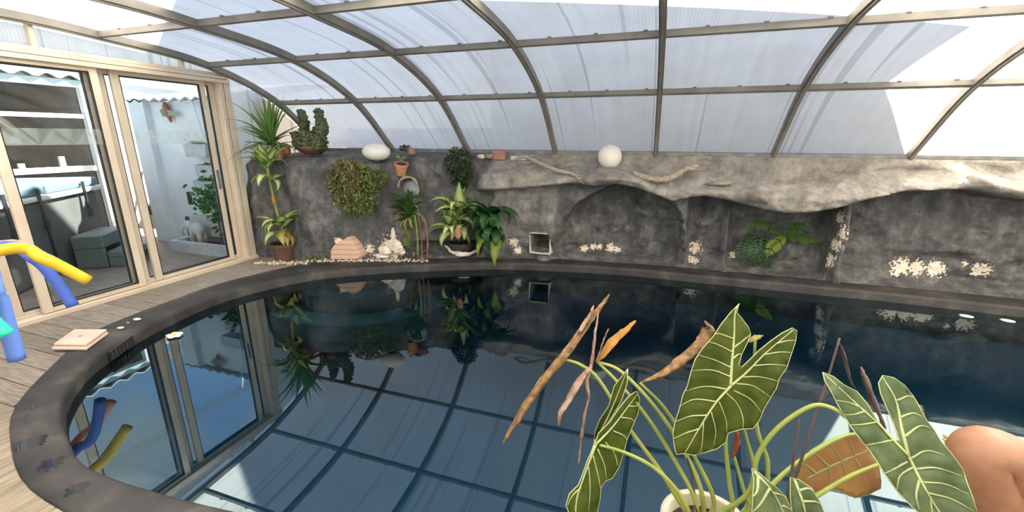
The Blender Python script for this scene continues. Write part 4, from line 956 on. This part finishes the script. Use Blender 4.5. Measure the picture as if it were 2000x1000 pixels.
# ferns in the right cave
def frond(parent, pts, w, n, mat, name='frond'):
    P = cat(pts, 6); mb = MB(); mb.tube(P, .004, 5)
    for i in range(n):
        t = .08+.9*i/n; q = P[int(t*(len(P)-1))]; q2 = P[min(int(t*(len(P)-1))+1, len(P)-1)]; d = (q2-q).normalized() if (q2-q).length > 0 else Vector((1,0,0))
        s = d.cross(Vector((0,-.6,.8))).normalized(); L = w*(sin(pi*min(1,.12+t*.9)))
        for sd in (-1,1):
            a = q+s*sd*L+d*L*.35+Vector((0,-.01,-.2*L)); m_ = lerp(q,a,.5); k = len(mb.v); mb.v += [q, m_+d*L*.22, a, m_-d*L*.18]
            for z in range(4): mb.uv[k+z] = (.5+.4*(z%2), t)
            mb.f.append((k,k+1,k+2,k+3))
    return mb.build(name, mat, parent)
pf = onrock(1530,455,.02)
t12 = thing('cave_fern', pf, 'bright green fern reaching out of the right hand cave', 'fern')
Yf = pf.y-.12
for pts in ([(1535,460),(1520,470),(1505,485),(1498,505)],[(1535,460),(1560,462),(1590,465),(1622,470)],[(1535,458),(1550,445),(1540,432)],[(1535,458),(1560,440),(1572,450)],[(1530,460),(1500,440),(1475,435),(1455,445)]):
    frond(t12, [aty(a,b,Yf-.03*i) for i, (a,b) in enumerate(pts)], .085, 14, LLIME if pts[-1] == (1498,505) else LFERN)
pf = onrock(1475,470,.02)
t13 = thing('hanging_fern', pf, 'shadowy dark fern hanging to the water at the left edge of the cave', 'fern')
for k in range(12):
    x0 = random.uniform(1455,1500); frond(t13, [aty(x0,random.uniform(440,470),pf.y-.05), aty(x0+random.uniform(-12,12),490,pf.y-.14), aty(x0+random.uniform(-22,22),random.uniform(515,548),pf.y-.16)], .06, 16, LDARK)

# ================================================================== SMALL THINGS on the coping, deck and water
tc = [atz(a,b,.115) for a, b in ((100,681),(144,650),(212,650),(168,682))]
for k, (dz, sh) in enumerate(((0,(0,0)),(.022,(-.01,.012)))):
    q = [Vector((p.x+sh[0],p.y+sh[1],.104+dz)) for p in tc]; cx = sum((p for p in q), Vector())/4
    q = [lerp(cx,p,1.0 if k == 0 else .93) for p in q]
    t = thing('ceramic_tile', (cx.x,cx.y,.104+dz), ('lower','upper')[k]+' pink ceramic tile of the pair lying on the black coping', 'tile', 'pink tiles on the coping')
    mb = MB(); mb.v = q+[p+Vector((0,0,.018)) for p in q]; mb.f = [(3,2,1,0),(4,5,6,7),(0,1,5,4),(1,2,6,5),(2,3,7,6),(3,0,4,7)]; bevel(mb.build('tile_body', TILEM, t), .003, 1)
    mb = MB(); mb.lathe([(.012,.0182),(.012,.0192),(.004,.0192)], 10, (cx.x,cx.y,.104+dz)); mb.build('centre_mark', BRICKM, t)
for k, (px, py, w) in enumerate(((236,641,.035),(268,624,.045),(250,631,.012))):
    c = atz(px,py,.103); mb = MB(); mb.ball(c+Vector((0,0,.004)), (w,w*.55,.005), 8, 4, .15); mb.build('white_petal', PLASTER, None, True, at=c, label=('white petal nearest the pink tiles on the black coping','larger white petal farther along the black coping','tiny white petal speck between the two on the coping')[k], cat='petal', group='petals on the coping')
c = atz(341,657,.003)
fl = thing('floating_blossom', c, 'small white blossom floating on the water near the left coping', 'flower')
for a in range(5):
    mb = MB(); d = Vector((cos(a*1.257),sin(a*1.257),0)); mb.ball(c+d*.035+Vector((0,0,.012)), (.032,.024,.010), 8, 5, .1); mb.build('petal', LAMPW, fl, True)
mb = MB(); mb.ball(c+Vector((0,0,.02)), .012, 8, 5); mb.build('centre', FOAMY, fl, True)
for k, (px, py) in enumerate(((1887,617),(1968,626))):
    c = atz(px,py,.004); mb = MB(); mb.ball(c, (.055,.045,.004), 14, 4, .03); mb.build('floating_leaf', LAMPW, None, True, at=c, label=('left','right')[k]+' pale floating leaf of the two on the dark water under the right cave', cat='leaf', group='pale leaves on the water')
c = Vector((-3.92,1.98,.06)); mb = MB(); 
sk_ = thing('skimmer_grille', atz(232,690,.04), 'dark skimmer grille set in the coping face by the pink tiles', 'skimmer')
a, b = atz(212,697,.045), atz(258,664,.045); d = (b-a); nrm = Vector((d.y,-d.x,0)).normalized()
mb = MB(); mb.bar(a+nrm*.008, b+nrm*.008, .012, .075); mb.build('plate', BLACKP, sk_)
for k in range(7):
    p = lerp(a,b,(k+.5)/7)+nrm*.016; mb = MB(); mb.bar(p+Vector((0,0,-.03)), p+Vector((0,0,.03)), .01, .006); mb.build('slat', BLACKP, sk_)

# pool noodles in a bin off to the left
bin_c = Vector((-2.95,.05,ZD))
bn = thing('noodle_bin', bin_c, 'round grey bin holding the pool noodles at the left', 'bin')
mb = MB(); mb.lathe([(.17,0),(.20,.6),(.21,.62),(.19,.62),(.16,.03)], 24, bin_c); mb.build('bin_body', PLAST, bn, True)
def noodle(pts, r, mat, label):
    P = cat([Vector(p) for p in pts], 6); t = thing('pool_noodle', P[0], label, 'pool noodle', 'foam pool noodles')
    mb = MB(); mb.tube(P, r, 16, False); 
    # hollow end
    k = len(P); n = 16; d = (P[-1]-P[-2]).normalized(); ref = Vector((0,0,1)) if abs((P[-1]-P[0]).normalized().z) < .9 else Vector((1,0,0)); a = d.cross(ref).normalized(); b_ = d.cross(a)
    i0 = len(mb.v); 
    for q, dd in ((.35,.0),(.33,-.05)): mb.v += [P[-1]+d*dd+a*(r*q*cos(2*pi*j/n))+b_*(r*q*sin(2*pi*j/n)) for j in range(n)]
    e0 = (k-1)*n
    for j in range(n): mb.f += [(e0+j,e0+(j+1)%n,i0+(j+1)%n,i0+j),(i0+j,i0+(j+1)%n,i0+n+(j+1)%n,i0+n+j)]
    mb.build('foam_tube', mat, t, True); return t
def start(dx, dy): return [bin_c+Vector((dx*.85,dy*.85,.06)), bin_c+Vector((dx,dy,.55)), bin_c+Vector((dx*1.6-.06,dy*1.6+.2,.82))]
noodle(start(.045,.03)+[pd(0,489,2.70),pd(90,508,2.9),pd(172,548,3.08)], .037, FOAMY, 'yellow pool noodle drooping over the deck in front of the glass door')
noodle(start(-.05,.10)+[pd(0,480,3.0),pd(85,502,3.2),pd(150,537,3.35)], .036, FOAMP, 'pink pool noodle mostly hidden behind the yellow one')
noodle(start(-.12,.0)+[pd(-20,484,2.9),pd(65,505,3.05),pd(110,550,3.12),pd(143,598,3.17)], .036, FOAMB, 'dark blue pool noodle bending down under the yellow one')
noodle(start(.035,.125)+[pd(-60,520,2.25),pd(-12,560,2.3),pd(12,630,2.36),pd(33,702,2.42)], .037, FOAML, 'light blue pool noodle hanging down at the left edge of the picture')
noodle(start(.10,-.05)+[pd(-70,560,2.15),pd(-25,620,2.2),pd(12,655,2.24)], .037, FOAMG, 'green pool noodle end in front of the light blue noodle')

# ================================================================== FOREGROUND ALOCASIA
POTC = pd(1385,990,1.2); POTC.z = .10; RIMZ = pd(1385,1032,1.2).z
al = thing('potted_alocasia', POTC, 'large alocasia with pale veined arrow leaves in a cream pot at the pool edge', 'potted plant')
mb = MB(); H = RIMZ-.10
mb.lathe([(.085,0),(.105,H*.9),(.108,H*.9),(.124,H*.93),(.124,H),(.104,H),(.10,H*.9)], 32, POTC); mb.build('pot', POTW, al, True)
mb = MB(); mb.lathe([(.001,H*.91),(.1,H*.915),(.1,H*.916),(.001,H*.93)], 24, POTC); mb.build('soil', SOIL, al)
def ipoly(P, x, y):
    c = False; j = len(P)-1
    for i in range(len(P)):
        if (P[i][1] > y) != (P[j][1] > y) and x < (P[j][0]-P[i][0])*(y-P[i][1])/(P[j][1]-P[i][1])+P[i][0]: c = not c
        j = i
    return c
def blade(outl, veins, d0, gx, gy, mat, vr=.0032, cup=.02, center=None, sc=None, name='leaf', vmat=None, step=9, wob=.004):
    """leaf blade spanned at its own distance d0 (with tilt gx, gy), cupped and quilted; veins as raised ribs"""
    f_ = (lambda p: (sc[0]+p[0]/sc[2], sc[1]+p[1]/sc[2])) if sc else (lambda p: p)
    O = [f_(p) for p in outl]; V = [([f_(p) for p in v]) for v in veins]
    cx = sum(p[0] for p in O)/len(O); cy = sum(p[1] for p in O)/len(O)
    if center: cx, cy = f_(center)
    S = max(hypot(p[0]-cx, p[1]-cy) for p in O)
    O2 = []
    for (a, b), (c_, d_) in zip(O, O[1:]+O[:1]):
        k = max(1, int(hypot(c_-a, d_-b)/step)); O2 += [(lerp(a,c_,i/k), lerp(b,d_,i/k)) for i in range(k)]
    def mind(x, y):
        m = 1e9
        for v in V:
            for (a, b), (c_, d_) in zip(v, v[1:]):
                l2 = (c_-a)**2+(d_-b)**2+1e-9; t = min(1,max(0,((x-a)*(c_-a)+(y-b)*(d_-b))/l2)); m = min(m, hypot(x-a-t*(c_-a), y-b-t*(d_-b)))
        return m
    def P3(x, y, off=0):
        r = hypot(x-cx, y-cy)/S
        q = min(mind(x,y), 22)/22
        return pd(x, y, d0+gx*(x-cx)/1000+gy*(y-cy)/1000+cup*r*r-wob*sin(q*pi/2)*1.3+wob*sin(x*.06+y*.043)-off)
    pts = list(O2); n0 = len(pts); x0, x1 = min(p[0] for p in O), max(p[0] for p in O); y0, y1 = min(p[1] for p in O), max(p[1] for p in O)
    y = y0
    while y < y1:
        x = x0+((int(y/step)%2)*step*.5)
        while x < x1:
            if ipoly(O, x, y) and min(hypot(x-a, y-b) for a, b in O2) > step*.55: pts.append((x, y))
            x += step
        y += step*.87
    res = delaunay_2d_cdt([Vector(p) for p in pts], [(i,(i+1)%n0) for i in range(n0)], [], 0, 1e-5)
    vs, _, fs = res[0], res[1], res[2]
    mb = MB(); mb.v = [P3(v.x, v.y) for v in vs]
    for fc in fs:
        gx_ = sum(vs[i].x for i in fc)/len(fc); gy_ = sum(vs[i].y for i in fc)/len(fc)
        if ipoly(O, gx_, gy_): mb.f.append(tuple(fc))
    for i, v in enumerate(vs): mb.uv[i] = ((v.x-x0)/(x1-x0+1e-6), (v.y-y0)/(y1-y0+1e-6))
    o = solid(mb.build(name, mat, al, True), .0014)
    if V:
        mb = MB()
        for k, v in enumerate(V):
            P = [P3(p.x, p.y, .0012) for p in cat([(a,b,0) for a, b in v], 6)]; n = len(P); r0 = vr*(1.5 if k < 3 else 1.05)
            mb.tube(P, [r0*(1-.65*i/(n-1)) for i in range(n)], 6, flat=.6)
        E = [P3(a, b) for a, b in O2]; E.append(E[0]); mb.tube(E, vr*.42, 5)
        mb.build('veins', vmat or AVEIN, o, True)
    return o
C8 = (960,560,2.273); C13 = (1300,580,2.381); C6 = (980,560,2.273)
blade([(1065,110),(1020,165),(985,220),(940,270),(905,320),(885,380),(870,440),(850,480),(835,540),(815,600),(805,650),(810,700),(820,745),(850,740),(900,748),(950,735),(1000,720),(1040,690),(1050,650),(1110,632),(1160,630),(1190,590),(1210,540),(1240,490),(1265,450),(1275,410),(1310,360),(1330,300),(1350,240),(1355,195),(1335,183),(1290,205),(1240,240),(1190,280),(1150,320),(1110,358),(1098,345),(1110,300),(1135,250),(1150,210),(1140,180),(1110,140),(1088,115),(1100,75)],
  [[(1060,440),(990,520),(920,630),(855,742)],[(1060,440),(1065,350),(1075,230),(1080,115),(1099,78)],[(1060,440),(1130,380),(1220,290),(1340,190)],
   [(1040,470),(1090,520),(1115,580),(1115,630)],[(1010,510),(1040,590),(1045,650)],[(975,555),(995,640),(985,705)],[(940,605),(935,690),(925,740)],[(1045,455),(950,442),(860,462)],[(1000,510),(900,500),(832,532)],[(955,570),(880,575),(815,600)],[(920,630),(860,650),(808,675)],
   [(1062,400),(980,370),(888,372)],[(1065,360),(990,325),(918,303)],[(1070,290),(1000,255),(960,245)],[(1072,230),(1010,208),(990,212)],[(1075,270),(1120,235),(1147,213)],[(1070,320),(1095,300),(1110,300)],[(1085,430),(1160,440),(1238,490)],[(1110,400),(1190,400),(1270,418)],[(1160,350),(1240,345),(1315,350)],[(1210,300),(1280,290),(1333,292)],[(1260,252),(1310,240),(1350,237)],[(1075,460),(1150,500),(1200,560)]],
  1.18, .25, -.25, ALOC, center=(1060,440), sc=C8)
blade([(730,350),(780,370),(830,410),(890,440),(940,500),(980,570),(1020,630),(1060,668),(1088,668),(1060,590),(1030,520),(1000,450),(990,400),(1010,365),(1060,375),(1110,410),(1150,460),(1180,510),(1210,570),(1250,620),(1280,670),(1330,730),(1380,800),(1400,860),(1430,940),(1450,1010),(1445,1080),(1400,1120),(1300,1090),(1220,1040),(1150,980),(1090,920),(1030,840),(980,760),(930,690),(880,630),(840,570),(800,500),(770,440),(740,390)],
  [[(1130,740),(1190,860),(1280,1010),(1380,1110)],[(1130,740),(1000,600),(880,490),(735,355)],[(1130,740),(1100,620),(1070,480),(1010,372)],
   [(1140,750),(1210,715),(1300,735)],[(1165,800),(1260,795),(1385,835)],[(1190,860),(1300,870),(1415,920)],[(1220,910),(1330,940),(1440,1000)],[(1120,765),(1060,800),(1020,820)],[(1150,790),(1090,830),(1075,895)],[(1180,850),(1165,920),(1180,990)],[(1230,930),(1240,1000),(1270,1060)],
   [(1110,650),(1180,600),(1235,610)],[(1090,560),(1150,540),(1200,560)],[(1075,480),(1130,460),(1160,475)],[(1060,665),(980,680),(930,690)],[(980,580),(920,592),(858,595)],[(930,530),(880,545),(828,548)],[(900,510),(850,490),(790,480)]],
  1.0, -.20, -.40, ALOB, center=(1130,740), sc=C13, cup=.03)
blade([(600,465),(612,500),(605,560),(580,620),(555,680),(540,740),(520,800),(490,850),(460,862),(440,890),(435,950),(420,1010),(405,1060),(330,1070),(300,1010),(285,970),(300,920),(340,880),(360,830),(380,770),(410,710),(430,650),(480,600),(520,540),(560,490),(590,468)],
  [[(415,700),(370,820),(330,950),(330,1060)],[(415,700),(500,610),(602,475)],[(415,700),(410,680)],[(460,690),(500,740),(515,795)],[(425,720),(455,790),(465,858)],[(405,750),(430,850),(438,895)],[(385,800),(392,900),(385,1000)],[(530,580),(570,585),(592,600)],[(495,640),(540,660),(556,680)],[(350,890),(310,930),(290,975)],[(560,530),(590,530),(608,525)]],
  1.12, .9, -.2, ALOC, center=(415,700), sc=C6)
blade([(560,365),(556,430),(530,510),(480,590),(430,660),(408,705),(415,640),(435,590),(475,530),(500,440)], [[(408,700),(480,560),(558,370)]], 1.15, -.9, 0, ALOC, center=(470,540), sc=C6)
blade([(400,800),(420,805),(470,850),(520,890),(560,930),(590,1010),(590,1070),(420,1070),(400,1010),(405,930),(410,850)], [[(410,810),(500,910),(570,1050)],[(430,830),(425,900),(405,930)],[(480,890),(440,960),(402,1000)],[(500,910),(540,920),(560,935)],[(540,970),(560,975),(582,990)]], 1.08, .3, -.4, ALOB, sc=C13)
blade([(580,840),(620,850),(680,890),(720,960),(740,1010),(740,1070),(600,1070),(590,1010),(580,930)], [[(600,848),(640,960),(660,1060)],[(620,900),(660,890),(685,900)],[(635,950),(690,950),(718,960)]], 1.10, -.3, -.3, ALOB, sc=C13)
blade([(600,835),(620,770),(680,710),(750,670),(830,640),(900,640),(940,700),(990,780),(1002,860),(1000,890),(940,920),(880,935),(820,905),(760,890),(700,920),(650,890)], [[(640,850),(800,770),(935,715)],[(700,820),(650,780),(620,775)],[(760,790),(710,740),(680,715)],[(820,760),(780,700),(750,672)],[(880,735),(860,680),(835,645)],[(760,800),(770,850),(755,888)],[(820,770),(840,840),(825,903)],[(880,750),(920,830),(935,918)]], 1.32, .4, .4, ALOBR, sc=C13)
blade([(1290,640),(1340,665),(1392,705),(1350,738),(1310,720)], [[(1290,660),(1390,706)]], 1.36, 0, 0, ALOBR, sc=C13)
def rolled(pts, mat, d, name='dry_leaf', n=5, flat=.32, k3=None):
    P = cat([pd(x, y, d+dd) for x, y, r, dd in pts], n); R_ = cat([(r*d/FPX,0,0) for x, y, r, dd in pts], n); mb = MB()
    mb.tube(P, [max(.0012, r.x)*(1+.06*sin(i*1.3)) for i, r in enumerate(R_)], 9, flat=flat); mb.v = [v+Vector((random.gauss(0,.0011),random.gauss(0,.0011),random.gauss(0,.0011))) for v in mb.v]
    return mb.build(name, mat, al, True)
rolled([(1190,576,3,0),(1170,603,7,0),(1150,628,10,0),(1105,690,14,0),(1060,745,15,.02),(1020,803,11,.03),(983,864,3,.04)], DRYB, 1.25)
rolled([(1160,597,2,0),(1150,618,4,0),(1130,650,6,0)], DRYP, 1.24)
rolled([(1168,613,3,0),(1162,660,6,0),(1155,710,9,0),(1146,745,10,0),(1150,775,6,.01),(1142,810,6,0),(1136,850,7,.01),(1130,905,3,0)], DRYP, 1.24)
rolled([(1150,718,4,0),(1132,745,9,0),(1108,785,9,0),(1094,808,5,0),(1092,832,1.5,0)], DRYP, 1.23)
rolled([(1241,626,2,0),(1222,645,9,0),(1195,668,12,0),(1178,692,9,0),(1165,706,3,0)], DRYO, 1.24)
rolled([(1188,642,3,0),(1178,668,3,0),(1165,704,3,0)], DRYP, 1.23)
rolled([(1376,628,4,0),(1384,642,12,0),(1368,672,15,0),(1335,700,14,0),(1300,726,10,0),(1248,750,2,0)], DRYB, 1.26)
rolled([(1440,842,8,0),(1440,862,15,0),(1434,884,9,0),(1430,893,2,0)], DRYR, 1.22)
rolled([(1463,668,4,0),(1475,660,8,0),(1490,655,2,0)], LYEL, 1.24)
rolled([(1682,718,5,0),(1690,740,14,0),(1705,780,16,0),(1728,835,8,0)], STAKE, 1.28)
rolled([(1641,672,2,0),(1650,700,7,0),(1662,745,5,0),(1672,760,2,0)], STAKE, 1.28)
rolled([(1798,792,2,0),(1802,805,6,0),(1796,818,3,0)], DRYP, 1.26)
def petiole(pts, d0, d1, r=.0062, mat=APET, name='petiole'):
    n = len(pts); base = POTC+Vector((random.uniform(-.05,.05),random.uniform(-.05,.05),H*.9))
    P = cat([pd(x, y, lerp(d0,d1,i/(n-1))) for i, (x, y) in enumerate(pts)]+([base] if mat is APET or True else []), 6); mb = MB(); k = len(P)
    mb.tube(P, [r*(.65+.5*i/(k-1)) for i in range(k)], 8); return mb.build(name, mat, al, True)
petiole([(1103,702),(1135,713),(1170,742),(1230,838),(1290,920),(1340,1000)], 1.25, 1.2)
petiole([(1165,706),(1212,725),(1275,790),(1330,870),(1370,960)], 1.24, 1.2)
petiole([(1168,708),(1205,745),(1262,812),(1318,900),(1360,985)], 1.24, 1.2)
petiole([(1166,868),(1220,884),(1275,912),(1320,955),(1345,1000)], 1.13, 1.18)
petiole([(1426,756),(1424,800),(1417,860),(1424,940),(1428,1000)], 1.20, 1.2)
petiole([(1250,748),(1300,800),(1355,890),(1395,985)], 1.26, 1.22)
petiole([(1434,892),(1450,950),(1458,1000)], 1.22, 1.2)
petiole([(1452,835),(1462,870),(1472,910),(1470,960),(1440,1010)], 1.24, 1.22)
petiole([(1475,660),(1472,780),(1482,850),(1500,910),(1480,990)], 1.26, 1.22)
petiole([(1775,891),(1700,870),(1660,822),(1620,795),(1580,795),(1520,835),(1480,890),(1455,970)], 1.03, 1.18)
petiole([(1690,845),(1640,855),(1570,895),(1510,945),(1470,1000)], 1.3, 1.22, .0075)
petiole([(1720,905),(1660,930),(1600,965),(1540,1000)], 1.24, 1.2, .0075)
petiole([(1640,660),(1610,760),(1580,850),(1545,960),(1520,1010)], 1.28, 1.22, .0045, STAKE, 'stake')
petiole([(1561,818),(1552,880),(1540,960),(1525,1010)], 1.25, 1.22, .0045, STAKE, 'stake')
petiole([(1342,895),(1352,930),(1362,1000)], 1.2, 1.2, .004, STAKE, 'stake')

# ================================================================== SEATED PERSON whose knee comes into the picture at the right
def skinbody(name, V, E, root, mat, parent, sub=2):
    me = bpy.data.meshes.new(name); o0 = ORG[parent.name] if parent else Vector((0,0,0)); me.from_pydata([tuple(Vector(p)-o0) for p, r in V], E, [])
    o = link(bpy.data.objects.new(name, me)); ORG[o.name] = o0
    if parent: o.parent = parent
    m = o.modifiers.new('skin', 'SKIN'); m.use_smooth_shade = True
    for i, (p, r) in enumerate(V):
        s = me.skin_vertices[0].data[i]; s.radius = r if hasattr(r, '__len__') else (r, r); s.use_root = (i == root)
    o.modifiers.new('sub', 'SUBSURF').levels = sub; o.modifiers['sub'].render_levels = sub; me.materials.append(mat); return o
kn = pd(1898,848,1.16)                       # near knee, crossed over the other
pe = thing('person', (1.3,.8,.09), 'seated person with a bare tanned knee raised at the right edge', 'person')
hip = pd(2290,1190,1.06); hl, hr = hip+Vector((-.03,.09,0)), hip+Vector((.03,-.09,0))
ank = kn+Vector((.16,-.10,-.40)); k2 = kn+Vector((.12,-.22,-.30)); an2 = k2+Vector((-.04,0,-.42)); an2.z = .17
sh = hip+Vector((.12,-.02,.50)); shl, shr = sh+Vector((-.05,.19,-.03)), sh+Vector((.05,-.19,-.03))
V = [(hip,.125),(hip+Vector((.04,-.01,.18)),.12),(hip+Vector((.09,-.015,.36)),.135),(sh,.075),(sh+Vector((.0,0,.09)),.055),
     (hl,.115),(lerp(hl,kn,.5)+Vector((0,0,-.01)),.108),(kn-(kn-hl).normalized()*.05,.092),(kn+Vector((.01,-.01,-.07)),.082),(lerp(kn,ank,.4),.066),(ank,.038),(ank+Vector((-.06,.03,-.05)),.034),(ank+Vector((-.14,.05,-.07)),.026),
     (hr,.10),(lerp(hr,k2,.5),.08),(k2,.06),(lerp(k2,an2,.4),.054),(an2,.036),(an2+Vector((-.05,.0,-.045)),.03),(an2+Vector((-.16,.0,-.055)),.024),
     (shl,.062),(shl+Vector((.06,.06,-.25)),.042),(shl+Vector((-.06,.0,-.44)),.033),(shl+Vector((-.10,-.02,-.48)),.028),
     (shr,.062),(shr+Vector((.06,-.08,-.26)),.042),(shr+Vector((-.06,-.04,-.44)),.033),(shr+Vector((-.10,-.02,-.48)),.028)]
Eb = [(0,1),(1,2),(2,3),(3,4),(0,5),(5,6),(6,7),(7,8),(8,9),(9,10),(10,11),(11,12),(0,13),(13,14),(14,15),(15,16),(16,17),(17,18),(18,19),(2,20),(20,21),(21,22),(22,23),(2,24),(24,25),(25,26),(26,27)]
hd = V[4][0]+Vector((-.015,.0,.115)); V += [(hd,(.075,.088)),(hd+Vector((-.01,0,.07)),.07)]; Eb += [(4,28),(28,29)]
for w, d_ in ((23,Vector((-.045,0,-.005))),(27,Vector((-.045,0,-.005)))):
    for i in range(5):
        s_ = (i-2)*.018; L = (.045,.075,.08,.074,.06)[i]; b0 = V[w][0]+Vector((-.03,s_*.8,0)) if i else V[w][0]+Vector((-.01,-.02,0)); q = len(V)
        V += [(b0+Vector((-.02,s_*.5,0)),.009),(b0+Vector((-L*.7,s_*.6,-.006)),.0085),(b0+Vector((-L,s_*.6,-.022)),.0075)]; Eb += [(w,q),(q,q+1),(q+1,q+2)]
skinbody('body', V, Eb, 0, SKIN, pe)
skinbody('shorts', [(hip,.145),(hip+Vector((.02,0,.12)),.135),(hl,.118),(lerp(hl,kn,.30)+Vector((0,0,.01)),.108),(hr,.118),(lerp(hr,k2,.30),.106)], [(0,1),(0,2),(2,3),(0,4),(4,5)], 0, CLOTH, pe)
skinbody('shirt', [(hip+Vector((.02,0,.10)),.142),(V[1][0],.138),(V[2][0],.150),(sh+Vector((0,0,-.01)),.09),(shl,.078),(lerp(shl,V[21][0],.5),.062),(shr,.078),(lerp(shr,V[25][0],.5),.062)], [(0,1),(1,2),(2,3),(2,4),(4,5),(2,6),(6,7)], 1, CLOTH2, pe)
mb = MB(); mb.ball(hd+Vector((.025,0,.055)), (.098,.095,.098), 16, 10); mb.build('hair', HAIR, pe, True)
mb = MB(); mb.ball(hd+Vector((-.098,0,.0)), (.016,.012,.02), 8, 6)
for s_ in (-1,1): mb.ball(hd+Vector((.0,s_*.088,0)), (.018,.01,.03), 8, 6)
mb.build('face_detail', SKIN, pe, True)
mb = MB()
for s_ in (-1,1): mb.ball(hd+Vector((-.080,s_*.033,.025)), .012, 8, 6)
mb.build('eyes', BLACKP, pe, True)
SC = Vector((hip.x+.03,hip.y,.09)); SH = hip.z-.21
stl = thing('stool', SC, 'round wooden stool under the seated person at the right', 'stool')
mb = MB(); mb.lathe([(.19,SH-.05),(.20,SH-.03),(.20,SH-.01),(.18,SH)], 24, SC); mb.build('seat', DRIFT, stl, True)
for a in range(4):
    d = Vector((cos(a*pi/2+.78),sin(a*pi/2+.78),0)); c = SC; mb = MB(); mb.tube([c+d*.18, c+d*.13+Vector((0,0,SH-.04))], .018, 8); mb.build('leg', DRIFT, stl)
